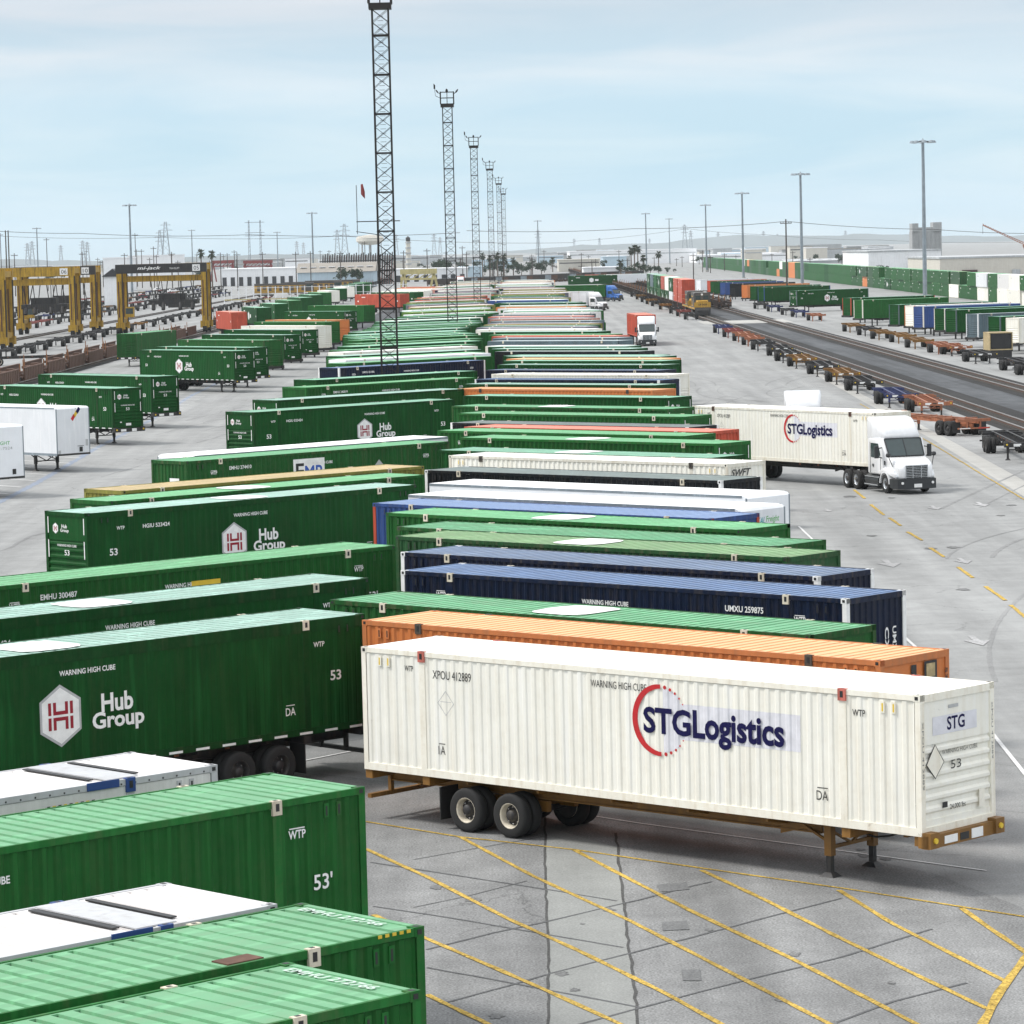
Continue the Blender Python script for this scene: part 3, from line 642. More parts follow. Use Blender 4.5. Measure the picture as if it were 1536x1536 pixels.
# --- white STG container
def stg_marks(root,full=True,front=True):
    mb=MB(); F=face_T('-y',CL)
    def conform(u0,u1,vlo,vhi,n_sub=3):      # vinyl that follows the ribs of the wall
        c_=corr(POSTS[0]+.09,POSTS[1]-.09,.28,.02); y_=CW/2-.012
        for (a_,i0),(b_,i1) in zip(c_,c_[1:]):
            for q in range(n_sub):
                p_=a_+(b_-a_)*q/n_sub; r_=a_+(b_-a_)*(q+1)/n_sub
                if r_<=u0 or p_>=u1: continue
                p2=max(p_,u0); r2=min(r_,u1); k0=i0+(i1-i0)*(p2-a_)/(b_-a_); k1=i0+(i1-i0)*(r2-a_)/(b_-a_)
                mb.add([(p2,-(y_-k0)-.003,vlo(p2)),(r2,-(y_-k1)-.003,vlo(r2)),(r2,-(y_-k1)-.003,vhi(r2)),(p2,-(y_-k0)-.003,vhi(p2))],[(0,1,2,3)],PALEV)
    cu,cv=9.22,1.86; R_=.74
    n=40; put_poly(mb,[(cu+.98*R_*math.cos(2*PI*k/n),cv+.98*R_*math.sin(2*PI*k/n)) for k in range(n)],F,PALEV,.0)if 0 else None
    h_=lambda u:.70*math.sqrt(max(0,1-((u-cu-.05)/.72)**2)); conform(cu+.05,cu+.52,lambda u:cv-h_(u),lambda u:cv+h_(u)); conform(cu+.52,13.05,lambda u:cv-.38,lambda u:cv+.40)
    arc=[]; m=28
    for k in range(m+1):
        t=PI/2+PI*1.0*k/m; w_=.045+.03*math.sin(PI*k/m)
        arc.append((t,w_))
    for (t0,w0),(t1,w1) in zip(arc,arc[1:]):
        put_poly(mb,[(cu+(R_-w0)*math.cos(t0),cv+(R_-w0)*math.sin(t0)),(cu+(R_+w0)*math.cos(t0),cv+(R_+w0)*math.sin(t0)),(cu+(R_+w1)*math.cos(t1),cv+(R_+w1)*math.sin(t1)),(cu+(R_-w1)*math.cos(t1),cv+(R_-w1)*math.sin(t1))],F,REDV,.006)
    for k in range(5):
        for s in (-1,1):
            t=s*(PI/2-.17-k*.21); r=.045*(1-k*.15); cx=cu+R_*math.cos(t); cy=cv+R_*math.sin(t)
            put_poly(mb,[(cx+r*math.cos(a*PI/4),cy+r*math.sin(a*PI/4)) for a in range(8)],F,REDV,.006)
    put_text(mb,'STG',F,8.72,1.56,1.34,.58,NAVYV,.03,.006); put_text(mb,'Logistics',F,10.12,1.36,2.50,.80,NAVYV,.03,.006)
    mb.build('logo',root)
    mb=MB()
    put_text(mb,'WTP',F,1.42,2.42,.27,.13,BLACK,.01,.002); put_text(mb,'WTP',F,14.42,2.36,.33,.14,BLACK,.01,.002)
    put_text(mb,'XPOU 412889',F,2.32,2.30,1.22,.2,BLACK,.0,.002); put_text(mb,'WARNING HIGH CUBE',F,7.2,2.46,1.62,.16,BLACK,.0,.002)
    put_text(mb,'1A',F,2.45,.55,.22,.2,BLACK,.0,.002); put_text(mb,'DA',F,13.45,.52,.30,.2,BLACK,.0,.002); put_rect(mb,F,13.47,13.75,.77,.79,BLACK,.002); put_rect(mb,F,2.47,2.67,.79,.81,BLACK,.002)
    c=(2.72,1.75); r=.29
    for a in range(4):
        p0=(c[0]+r*math.cos(a*PI/2)*.9,c[1]+r*math.sin(a*PI/2)); p1=(c[0]+r*math.cos((a+1)*PI/2)*.9,c[1]+r*math.sin((a+1)*PI/2)); k=.93
        q=lambda p_:(c[0]+(p_[0]-c[0])*k,c[1]+(p_[1]-c[1])*k); put_poly(mb,[p0,p1,q(p1),q(p0)],F,GREYV,.002)
    put_rect(mb,F,2.55,2.9,1.78,1.79,GREYV,.002)
    mb.build('lettering',root)
    if front:
        mb=MB(); F=face_T('+x',CL)
        put_rect(mb,F,.45,2.0,2.02,2.40,PALEV,-.024); put_text(mb,'STG',F,.95,2.08,.62,.28,NAVYV,.02,-.02)
        put_text(mb,'WARNING HIGH CUBE',F,.75,1.60,1.25,.09,BLACK,.0,-.012); put_text(mb,'53',F,1.05,1.27,.36,.18,BLACK,0,-.012)
        put_text(mb,'24,000 lbs',F,1.0,.42,.55,.12,BLACK,0,-.012); put_rect(mb,F,.72,.9,.50,.62,BLACK,-.0)
        put_poly(mb,[(.18,1.45),(.5,1.12),(.82,1.45),(.5,1.85)],F,BLACK,-.008); put_poly(mb,[(.21,1.45),(.5,1.15),(.79,1.45),(.5,1.82)],F,P['cream']['frame'],-.004)
        put_text(mb,'XPOU 412889',F,.05,2.35,1.4,.06,GREYD,0,.004,vert=True); put_text(mb,'XPOU 412889',F,2.49,2.5,1.2,.055,GREYD,0,.004,vert=True)
        put_rect(mb,F,2.0,2.2,.35,.72,P['cream']['frame'],.01); put_rect(mb,F,1.0,1.35,2.53,2.6,GREYV,-.02)
        mb.build('front_lettering',root)
REDFIT=paint('red_oxide_fitting',(.45,.12,.09),.6,.3)
p0=Vector((-3.626,79.3)); th=-.7509; ly=Vector((-math.sin(th),math.cos(th)))
c=p0+ly*CW/2
container(c,th,'cream',2,'large cream white container lettered STG Logistics, nearest and unobstructed on its mustard chassis',marks=stg_marks,fitmat=REDFIT,depth=.02)
chassis(c,th,MUST,'mustard yellow chassis with tandem wheels and landing legs under the nearest white container',wx=(3.25,4.62),legx=13.35)
# --- right row list: (px,py near-left top corner, palette, options)
RR=[((543,930),'orange',dict(d=2,label='orange container just behind the nearest white one, with a tan faded roof',marks='TIGU 530022')),
((495,899.5),'grn2',dict(d=2,label='green container with a white roof patch between the orange one and the dark blue pair',patch=7.6,marks='EMHU 270412')),
((601,855.5),'navy',dict(d=2,label='dark blue container with white corner posts and lettering UMXU on its side',wp=True,fr='v',marks='UMXU 259875',umxu=True)),
((601,828),'navy2',dict(d=2,label='dull navy container with white corner posts behind the lettered dark blue one',wp=True,fr='v',marks='UMXU 244310')),
((593,804),'moss',dict(d=2,label='mossy green weathered container with white roof patch behind the navy pair',patch=7.2,marks='EMHU 221780')),
((595,790),'grn2',dict(d=2,label='plain green container hidden mostly behind the mossy green one',marks='EMHU 251107')),
((578.6,769),'grn',dict(d=2,label='green container with white roof patch directly in front of the light blue roof',patch=7.3,marks='EMHU 281590')),
((559,754.6),'blue',dict(d=2,label='light blue roofed container with red end posts',marks='APLU 953021',pm='red')),
((612,742),'white',dict(d=2,van=True,label='long white freight trailer roof just behind the light blue container',marks=None)),
((643.7,725),'white',dict(d=2,van=True,label='white trailer behind the white freight trailer, in front of the black container',marks=None)),
((637,705),'black',dict(d=2,label='black container with grey roof and white corner posts',wp=True,fr='v',marks='HSDU 530118')),
((673,683),'cream',dict(d=2,label='cream corrugated container behind the black one with SWFT on its end',fr='v',swft=True,fit='dark')),
((656.7,675),'hub',dict(d=1,hub=True,label='green container with grey mint roof directly behind the cream corrugated one',patch=7.5)),
((690,656),'grn',dict(d=1,hub=True,label='bright green container with roof patch in front of the red one',patch=7.2)),
((656,645.6),'grn',dict(d=1,label='short looking green container roof just in front of the coral red one',marks='EMHU 260077')),
((696,640),'red',dict(d=1,fr='v',label='coral red container in the right row',marks='CPRS 531102')),
((675.5,634),'black',dict(d=1,wp=True,label='dark container with grey roof directly behind the coral red one',marks='HSDU 531044')),
((686,619.6),'grn',dict(d=1,hub=True,label='green container behind the dark one, roof plain mint green')),
((677,609),'grn2',dict(d=1,hub=True,label='green container with white roof patch, second in front of the orange one',patch=7.0)),
((694,593.5),'hub',dict(d=1,hub=True,label='dark green logo container right in front of the orange one of the right row')),
((686,583),'orange',dict(d=1,label='orange container halfway up the right row behind green ones',marks='TIGU 532841')),
((696,576),'hub2',dict(d=1,label='pale roofed green container directly behind the orange one',marks='EMHU 250118')),
((712,569),'navy',dict(d=1,wp=True,label='navy container with white posts in front of the cream corrugated one, middle of right row',marks='UMXU 240091')),
((737,561),'cream',dict(d=1,label='cream container with visible corrugation, middle of the right row',marks=None)),
((728,555),'navy2',dict(d=1,label='slate roofed navy container behind the small cream one',marks=None)),
((746,547),'hub2',dict(d=1,label='green container with pale roof and white end, middle of right row',marks=None))]
def sweep(D): return TR if D<150 else TR+min(.085,(D-150)/90*.085)
DARKFIT=paint('dark_fitting',(.06,.05,.04),.7,.3)
def umxu_front(root):
    mb=MB(); F=face_T('+x',CL); put_text(mb,'UMXU 259875',F,1.98,2.0,1.95,.17,WHITE,.02,.0,vert=True); put_text(mb,'CXKE',F,1.65,2.0,1.2,.17,WHITE,.02,.0,vert=True)
    put_poly(mb,[(1.02,1.05),(1.3,.68),(1.6,1.05),(1.3,1.42)],F,WHITE,.0); put_poly(mb,[(1.16,1.05),(1.3,.88),(1.46,1.05),(1.3,1.22)],F,P['navy']['side'],.003)
    mb.box(CL-.1,CL+.008,1.2,1.302,.2,1.3,YELV); mb.build('front_lettering',root)
def trailer_van(loc,th,label,rim=None,group=None,lf=None,logo=None,z=Z0):
    """smooth sided box trailer"""
    r=empty('box_trailer',(loc[0],loc[1],0),th,label=label,cat='trailer',group=group); L=CL; y=CW/2; H0=Z0-.15; p=P['white']
    def f():
        mb=MB(); 
        # rounded front roof edge body
        prof=[(0,H0),(L,H0),(L,ZT-.12),(L-.1,ZT-.03),(L-.25,ZT-.01),(0,ZT-.01)]
        mb.add([(a,s*(y-.01),b) for s in (-1,1) for a,b in prof],[tuple(range(6)),tuple(range(11,5,-1)),(1,7,8,2),(2,8,9,3),(3,9,10,4),(0,5,11,6)][:6],p['side'])
        mb.add([(a,s*(y-.01),b) for s in (-1,1) for a,b in prof],[(0,6,7,1)],DARKST)
        return mb.mesh('box_body')
    ob('box_body',cmesh(('van',),f),r)
    def g():
        mb=MB(); mb.box(.02,L-.22,-y+.02,y-.02,ZT-.012,ZT+.004,p['roof']); return mb.mesh('roof')
    ob('roof',cmesh(('vanroof',),g),r)
    def h():
        mb=MB(); q=GALV
        for s in (-1,1):
            mb.box(0,L-.2,*sorted((s*(y-.02),s*(y+.006))),ZT-.09,ZT-.005,q); mb.box(0,L,*sorted((s*(y-.02),s*(y+.008))),H0,H0+.16,q)
            mb.box(L-.03,L+.004,*sorted((s*(y-.07),s*(y+.004))),H0,ZT-.1,q)
        mb.box(L-.01,L+.012,-y,y,H0,H0+.12,DARKST)
        return mb.mesh('edge_trim')
    ob('edge_trim',cmesh(('vantrim',),h),r)
    ob('rear_bumper',chassis_bumper(DARKST),r)
    for x in (2.6,3.9):
        for s in (-1,1): add_wheel(r,x,s*.98,s)
    for s in (-1,1): ob('landing_leg',landing_leg(DARKST),r,(L-2.9,s*.85,0))
    ob('leg_brace',leg_brace(DARKST),r,(L-2.9,0,0))
    if logo:
        mb=MB(); logo(mb,face_T('+x',CL)); mb.build('front_lettering',r)
    return r
def kal_logo(mb,F):
    put_text(mb,'KAL',F,1.0,3.48,.45,.24,plain('teal_vinyl',(.05,.35,.38)),.02,.005,shear=.3); put_text(mb,'Freight',F,1.5,3.46,.75,.28,plain('green_vinyl',(.15,.45,.15)),.01,.005,shear=.2)
for (px,py),pk,o in RR:
    g=G(px,py,ZT); th=sweep(g.y); c,h=rear_origin_right(g,th)
    if o.get('van'): trailer_van(c,h,o['label'],logo=kal_logo if 'freight' in o['label'] and 'roof' in o['label'] else None); continue
    mk=o.get('marks')
    r=container(c,h,pk,o['d'],o['label'],hub=o.get('hub',False),marks=mk,front=o.get('fr','ribs'),whitepost=o.get('wp',False),patch=o.get('patch'),postmat=P['red']['frame'] if o.get('pm') else None,fitmat=DARKFIT if pk=='orange' or o.get('fit') else None)
    if o.get('umxu'): umxu_front(r)
    if px==543:
        mb=MB(); F=face_T('+x',CL); put_rect(mb,F,1.62,2.10,2.30,2.72,BLACK,.02); put_rect(mb,F,1.69,2.02,2.36,2.66,P['tan']['roof'],.026); put_rect(mb,F,1.15,1.35,2.42,2.68,BLACK,.0); put_text(mb,'53',F,2.42,2.5,.26,.1,BLACK,.01,.012,vert=True); mb.build('front_vent_box',r)
    if o.get('swft'):
        mb=MB(); put_text(mb,'SWFT',face_T('+x',CL),.25,2.35,1.35,.3,BLACK,.02,.0,shear=.3); mb.build('front_lettering',r)
    if o['d']==2 and py>700 and pk not in('grn','grn2'):
        chassis(c,h,DARKST,'black chassis carrying '+{'orange':'the tan roofed orange container','navy':'the dark blue lettered container','navy2':'the dull navy container','blue':'the light blue roofed container','black':'the grey roofed black container','moss':'the mossy green container'}[pk],rim=DARKST)
# --- left row near list: near-right top corner
LR=[((631,1485),'mint',dict(d=2,label='mint green roofed container at the very bottom edge of the picture',marks='EMHU 272766',roof=True)),
((636,1389),'mint',dict(d=2,label='mint green container with a rust stain on its roof, second from the bottom',marks='EMHU 270835',rustpatch=True)),
((415.7,1356),'off',dict(d=2,reefer=True,label='off white insulated container between the two lowest green ones, blue fitting at mid roof')),
((547,1180),'mint',dict(d=2,label="green container marked 53' with deep ribs beside the yellow hatching",marks='EMHU 275004')),
((326,1147),'off',dict(d=2,reefer=True,label='off white insulated container below the large hexagon logo')),
((547,920.6),'hub2',dict(d=2,hub=True,depth=.014,rail=.3,label='large dark green container with the biggest Hub Group hexagon logo',patch=9.4,ch=True)),
((553.5,867),'hub2',dict(d=2,hub=True,depth=.014,rail=.3,label='dark green container with pale roof and roof patch, just behind the biggest hexagon logo',patch=8.8,big=False)),
((593,818),'grn',dict(d=2,label='green ribbed container with yellow tag on its side, behind the pale roofed one',marks='EMHU 300487',ytag=True)),
((625,727),'hub2',dict(d=2,hub=True,depth=.014,rail=.2,label='dark green Hub Group container with ribbed front wall marked 53, left row',patch=8.0)),
((637,712),'grn',dict(d=2,label='light green roofed container tight behind the ribbed front logo container',patch=8.6,marks='EMHU 265310')),
((636,699),'tan',dict(d=2,label='mustard tan roofed container in the left row',marks=None,fr='v',wp=False)),
((674,662),'grn2',dict(d=2,emp=True,fr='v',label='green container with white EMP panel on its side',marks='EMHU 274410')),
((672,655),'white',dict(d=1,van=True,label='white roofed trailer behind the EMP panel container')),
((682,598.8),'hub',dict(d=1,hub=True,depth=.014,label='dark green Hub Group container with full logo visible, middle of the left row')),
((697,583),'hub2',dict(d=1,hub=True,depth=.014,label='green container directly behind the middle logo container of left row',big=False)),
((714.6,566),'grn',dict(d=1,label='green container two behind the middle logo container, left row',marks='EMHU 240019')),
((716,556),'hub',dict(d=1,label='green container just in front of the navy one at the first tower base',marks=None)),
((727.6,540),'navy',dict(d=1,wp=True,fr='v',label='navy container beside the base of the first lattice tower',marks='UMXU 251006'))]
for (px,py),pk,o in LR:
    g=G(px,py,ZT); c,h=rear_origin_left(g)
    if o.get('van'): trailer_van(c,h,o['label']); continue
    dp=o.get('depth',.036)
    mk=o.get('marks')
    if o.get('hub') : mk=('HGIU 523424',8.9 if px!=547 else 6.75,'53') if px in (682,) or px==547 else None
    r=container(c,h,pk,o['d'],o['label'],hub=o.get('hub',False),marks=mk,front=o.get('fr','ribs'),whitepost=o.get('wp',False),patch=o.get('patch'),depth=.006 if o.get('reefer') else dp,rail=o.get('rail',.12),near='+y',fitmat=plain('blue_fitting',(.02,.06,.22)) if o.get('reefer') else None)
    if o.get('reefer'):
        mb=MB()
        for q in (POSTS[0]-.45,POSTS[0]+.55): mb.box(q,q+.12,-1.05,.95,CHT+.0,CHT+.022,BLACK)
        mb.box(POSTS[0]-.25,POSTS[0]+.45,-1.2,1.2,CHT-.004,CHT+.016,P['off']['frame']); mb.box(POSTS[0]+.25,POSTS[0]+.95,1.295,1.32,CHT-.12,CHT+.022,plain('blue_fitting',(.02,.06,.22)))
        mb.build('roof_beam',r)
        mb=MB(); F=face_T('+y',CL)
        for k in range(9): put_poly(mb,[(12.3+k*.12,2.5),(12.37+k*.12,2.5),(12.43+k*.12,2.62),(12.36+k*.12,2.62)],F,YELV if k%2 else BLACK,.01)
        put_text(mb,'STACK LIMIT CAUTION',F,11.3,2.3,1.9,.1,BLACK,.01,.01); mb.build('lettering',r)
        mb=MB(); 
        for k in range(50): mb.box(.3+k*.31,.33+k*.31,1.30,1.306,CHT-.10,CHT-.07,DARKST)
        mb.build('rivet_rail',r)
    if o.get('rustpatch'):
        mb=MB(); mb.box(2.75,3.35,.85,1.2,CHT-.017,CHT+.002,RUST); mb.build('rust_patch',r)
        mb=MB()
        for k in range(5): mb.box(.25+k*.13,.32+k*.13,1.301,1.306,CHT-.05,CHT-.005,YELV)
        mb.build('warning_stripe',r)
    if o.get('roof') or o.get('rustpatch'):
        mb=MB(); vs_,fs_=text_geo('EMHU 272766',.02); mb.add([(.55-.0-p_[1]*.28,-.9+p_[0]*1.7,CHT+.003) for p_ in vs_],fs_,WHITE)if 0 else mb.add([(.40-p_[1]*.20,-.95+p_[0]*1.75,CHT+.004) for p_ in vs_],fs_,plain('worn_white_lettering',(.50,.60,.53))); mb.build('roof_lettering',r)
    if o.get('ytag'):
        mb=MB(); F=face_T('+y',CL); put_rect(mb,F,8.0,9.1,2.2,2.45,YELV,.004); mb.build('yellow_tag',r)
    if o.get('emp'):
        mb=MB(); F=face_T('+y',CL); put_rect(mb,F,6.3,8.2,1.45,2.6,WHITE,.002); put_text(mb,'E',F,6.45,1.65,.5,.75,BLACK,.02,.006); put_text(mb,'MP',F,7.0,1.65,1.05,.62,plain('blue_vinyl',(.03,.10,.42)),.02,.006)
        put_poly(mb,[(11.3,2.0),(11.6,1.7),(11.9,2.0),(11.6,2.3)],F,GREYV,.003); mb.build('panel_lettering',r)
        mb=MB(); F=face_T('+x',CL); put_rect(mb,F,1.35,2.05,1.4,2.1,WHITE,.002); put_text(mb,'EM',F,1.42,1.55,.52,.36,plain('blue_vinyl',(.03,.10,.42)),.02,.006); mb.build('front_panel',r)
    if o.get('ch') or pk in('mint',): chassis(c,h,DARKST,{547:'black chassis under the container with the biggest hexagon logo' if o.get('ch') else "black chassis under the green container marked 53'",631:'black chassis under the lowest mint green container',636:'black chassis under the green container with roof rust stain'}[int(px)],wx=(2.9,4.2),rim=DARKST)
# --- rest of the rows
def weighted(seq,r):
    t=r.random()*sum(w for _,w in seq)
    for k,w_ in seq:
        t-=w_
        if t<=0: return k
    return seq[-1][0]
NAMES={'hub':'green','hub2':'green','grn':'green','grn2':'green','mint':'green','moss':'green','navy':'navy','navy2':'navy','blue':'blue','black':'dark','cream':'cream','white':'white','off':'off white','orange':'orange','red':'red','tan':'tan','grey':'grey'}
WR=[('hub2',3.5),('hub',2.5),('grn',3),('grn2',1.4),('cream',2.4),('off',2.0),('white',1.5),('tan',1.3),('navy2',.9),('grey',.6),('orange',.9),('red',.5),('blue',.35),('black',.8),('rose',.9),('lilac',1.2),('lime',.6)]
WL=[('hub2',3.5),('hub',3),('grn',4),('grn2',2),('cream',1.2),('white',.5),('tan',.8),('orange',.5),('red',.4),('rose',.8),('lilac',.8),('lime',.5),('navy2',.4)]
WF=[('white',1.3),('cream',2.6),('off',2.4),('blue',.8),('hub2',2.2),('hub',1.2),('grn',1),('tan',1.2),('orange',.6),('red',.4),('navy2',.9),('lilac',1.6),('rose',1.0),('black',.7)]
rr=random.Random(21); far=MB()
seam=lambda y:1.1*math.sin(y/37)+.7*math.sin(y/11.3+1)
P['rose']=pal('faded_rose',(.45,.22,.18),(.68,.54,.50),.2,.5,.3); P['lilac']=pal('grey_lilac',(.12,.12,.15),(.42,.42,.47),.2,.5,.3); P['lime']=pal('yellow_green',(.08,.18,.02),(.34,.46,.14),.25,.5,.3); NAMES.update(rose='faded rose',lilac='grey',lime='yellow green')
def fill(side,y0,y1,x0,th,wts,stepf):
    y=y0
    while y<y1:
        pk=weighted(wts if y<560 else WF,rr); x=x0(y)+rr.uniform(-.12,.12)
        p=Vector((x,y,0)); c,h=(rear_origin_left(p,th(y)) if side<0 else rear_origin_right(p,th(y)))
        z='nearer half' if y<430 else 'distant part'
        rn='left' if side<0 else 'right'
        if y<840:
            container(c,h,pk,0,z=1.2+rr.uniform(-.1,.12),label='%s container packed in the %s of the %s-hand row'%(NAMES[pk],z,rn),group='%s containers in the %s of the %s row'%(NAMES[pk],z,rn))
        else:
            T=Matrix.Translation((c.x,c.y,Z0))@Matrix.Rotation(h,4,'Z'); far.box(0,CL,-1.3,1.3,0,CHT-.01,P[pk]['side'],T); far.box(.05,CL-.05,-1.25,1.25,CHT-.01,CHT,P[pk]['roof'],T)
        y+=stepf(y)*(rr.uniform(.85,1.1) if rr.random()<.8 else rr.uniform(1.4,2.3))
fill(1,281,1030,lambda y:-2.0+seam(y),sweep,WR,lambda y:6.2 if y<430 else 8)
fill(-1,297,1030,lambda y:-2.95+seam(y),lambda y:TL-.06,WL,lambda y:6.2 if y<430 else 8)
tag(far.build('distant_containers'),'far end of the container rows merging into a pale band','containers',None,'stuff')

# --- left lot containers (front wall towards the aisle)
def lot(px,py,pk,th,label,z=ZT,corner='nr',**k):
    """px,py: near corner of the front end (roof)"""
    g=G(px,py,z); h=th; d=Vector((math.cos(h),math.sin(h))); ly=Vector((-d.y,d.x)); c=Vector((g.x,g.y))-d*CL+ly*CW/2
    return c,h
LTH=-.86
LL=[((168,583),'hub',2,'green Hub Group container behind the white trailer, left lot'),((226.6,565),'hub',2,'green Hub Group container third along the left lot, front wall with white badge'),
((350.6,526.5),'hub',2,'green Hub Group container with whole hexagon logo, left lot'),((371,521.5),'hub',1,'green container directly behind the whole logo one, left lot'),((395,510.5),'grn2',1,'dark green container with yellow square badge, left lot'),
((425,502.5),'hub2',1,'green container fourth from the whole logo one, left lot'),((452,495),'hub2',1,'green container just before the cream one, left lot'),((473,489),'cream',1,'cream container between greens, left lot'),((487,483),'grn',1,'green container in front of the orange one, left lot'),((502,480),'orange',1,'orange container in the left lot'),
((516,467),'hub',1,'green container with white post, left lot near first tower'),((545,458),'grn',1,'green container left of the first lattice tower')]
for (px,py),pk,d,lb in LL:
    c,h=lot(px,py,pk,LTH,lb); r=container(c,h,pk,d,lb,hub=pk in('hub','hub2'),near='-y',depth=.02)
    chassis(c,h,DARKST,'black chassis under the '+lb.split(',')[0],low=False) if py>515 else chassis(c,h,DARKST,'black chassis under a container of the left lot','black chassis in the left lot',low=True)
for (px,py),pk in [((600,441),'red'),((622,438),'hub'),((636,436),'cream'),((648,433),'cream'),((655,431.5),'orange'),((660,430),'red')]:
    c,h=lot(px,py,pk,LTH,''); container(c,h,pk,0,'%s container parked beyond the first tower on the left aisle'%NAMES[pk],'%s containers beyond the first tower'%NAMES[pk])
    chassis(c,h,DARKST,'black chassis beyond the first tower on the left aisle','black chassis beyond the first tower',low=True)
for (px,py),lb in [((-22,640),'white trailer cut by the left picture edge'),((83.3,611.8),'white trailer with striped red, yellow and blue badge')]:
    g=G(px,py,ZT); h=-.80; d=Vector((math.cos(h),math.sin(h))); ly=Vector((-d.y,d.x)); c=Vector((g.x,g.y))-d*CL+ly*CW/2
    def bd(mb,F,a=('striped' in lb)):
        if a:
            for k,m_ in enumerate((REDV,YELV,NAVYV)): put_poly(mb,[(1.15+k*.2,3.35+k*.22),(1.3+k*.2,3.2+k*.22),(1.52+k*.2,3.5+k*.22),(1.37+k*.2,3.65+k*.22)],F,m_,.004)
            put_text(mb,'o',F,1.5,3.95,.08,.08,BLACK,0,.004); put_rect(mb,F,1.75,2.0,1.25,1.55,BLACK,.02); put_rect(mb,F,1.6,2.1,1.6,1.63,BLACK,.02); put_rect(mb,F,.1,.3,1.15,1.4,GREYV,.004); put_rect(mb,F,2.25,2.45,1.6,2.0,GREYV,.004)
        else: put_text(mb,'FREIGHT',F,.35,3.0,1.3,.2,plain('green_vinyl',(.15,.45,.15)),.01,.004); put_text(mb,'1-7524',F,.9,2.72,.9,.16,GREYV,.01,.004); put_rect(mb,F,1.75,2.0,1.3,1.6,BLACK,.02)
    trailer_van(c,h,lb,logo=bd)
# lone green container further left and the receding line behind
c=Vector(G(203,501,ZT).xy); h=R(-90-12); d=Vector((math.cos(h),math.sin(h))); ly=Vector((-d.y,d.x))
g=G(174.5,501,ZT); container(Vector((g.x,g.y))-d*CL+ly*1.3,h,'grn2',1,'lone green container end-on beside the brown railcars',None,L=12.19 if 0 else CL,marks=None)
chassis(Vector((g.x,g.y))-d*CL+ly*1.3,h,DARKST,'black chassis under the lone end-on green container')
ln=[(383,478),(410,470),(432,464),(450,459),(466,455),(480,451),(493,448),(505,445),(517,442),(527,440),(536,438),(545,436)]
h=R(-90+14)
for i,(px,py) in enumerate([(345,463)]+ln):
    z_=4.1 if i==0 else ZT; pk='red' if i==0 else ('cream' if i in(7,9) else ('hub' if i%3 else 'grn')); g=GD(px,py if i==0 else py-23+i*.9,67800/(py+18-i*1.2-384)*1.0)
    D=560+i*42; g=GD(px,400,D); d=Vector((math.cos(h),math.sin(h))); ly=Vector((-d.y,d.x))
    container(Vector((g.x,g.y))-d*CL+ly*1.3,h,pk,0,'red container heading the receding line on the left' if i==0 else '%s container in the line receding along the left track'%NAMES[pk],None if i==0 else '%s containers along the left track'%NAMES[pk])
    chassis(Vector((g.x,g.y))-d*CL+ly*1.3,h,DARKST,'black chassis in the line receding along the left track','chassis along the left track',low=True)

# --- right lot
BTH=.45
BB=[((1276,447),'red','hub'),((1293.5,450),'cream','grn'),((1348,457),'grey','hub'),((1371.7,458.5),'orange','cream'),((1384.7,460),'cream','blue'),((1417,463),'cream','hub'),((1434,465),'grey','hub'),((1466.7,471),'white','grey'),((1500,475),'grey','hub'),((1528,477),'cream','cream')]
CB=[((1194.6,436),'grey','hub'),((1146,431),'blue','hub'),((1134,429.5),'hub','hub'),((1121,427.5),'orange','orange'),((1103,425.5),'black','black'),((1088,424),'blue','blue'),((1079,423),'hub','hub'),((1073,422),'hub','hub'),((1068,421),'red','red'),((1051,419.5),'white','white')]
seen={}
for i,((px,py),a,pk) in enumerate(BB+CB):
    g=G(px,py,ZT); h=BTH; d=Vector((math.cos(h),math.sin(h))); ly=Vector((-d.y,d.x)); hh=h+PI
    # front end at left near: origin = far end
    c=Vector((g.x,g.y))+d*CL+ly*1.3
    far_=i>=10
    lb='%s container in the right-hand lot %s'%(NAMES[pk],'far section' if far_ else 'near section')
    r=container(c,hh,pk,1 if not far_ else 1,lb,'%s containers %s right lot'%(NAMES[pk],'far' if far_ else 'near'),hub=(i==10),near='+y',postmat=P[a]['frame'],depth=.02,marks=None)
    chassis(c,hh,DARKST,'black chassis under a container of the right-hand lot','black chassis in the right lot',low=True)
# --- double stacked line on the far right
st=MB(); n=0; rr=random.Random(5)
y=560
WS=[('hub',.4),('grn',4),('grn2',4),('hub2',.8),('moss',1.5),('cream',.6),('orange',.3)]
while y<2000:
    x=100+ (y-560)*.012
    colk=weighted([('white',2.2),('cream',2.6),('off',1.5),('grn2',1.6),('grn',1.6)] if y<740 else WS,rr)
    for lv in (0,1):
        pk=colk if rr.random()<.6 else weighted([('white',1.5),('cream',2),('off',1.5),('grn2',2),('grn',2)] if y<740 else WS,rr)
        if lv==1 and rr.random()<.04: continue
        zz=.05+lv*2.92
        if y<1010:
            container(Vector((x+rr.uniform(-.3,.3),y)),PI/2,pk,0,'%s container in the double-stacked wall by the warehouses'%NAMES[pk],'%s stacked containers'%NAMES[pk],z=zz)
        else:
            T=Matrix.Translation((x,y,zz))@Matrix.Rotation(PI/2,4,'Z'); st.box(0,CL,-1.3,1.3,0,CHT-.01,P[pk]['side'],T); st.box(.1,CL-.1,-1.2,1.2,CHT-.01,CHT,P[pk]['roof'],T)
    y+=CL+.5
tag(st.build('distant_stacked_containers'),'far part of the green double-stacked container wall','containers',None,'stuff')

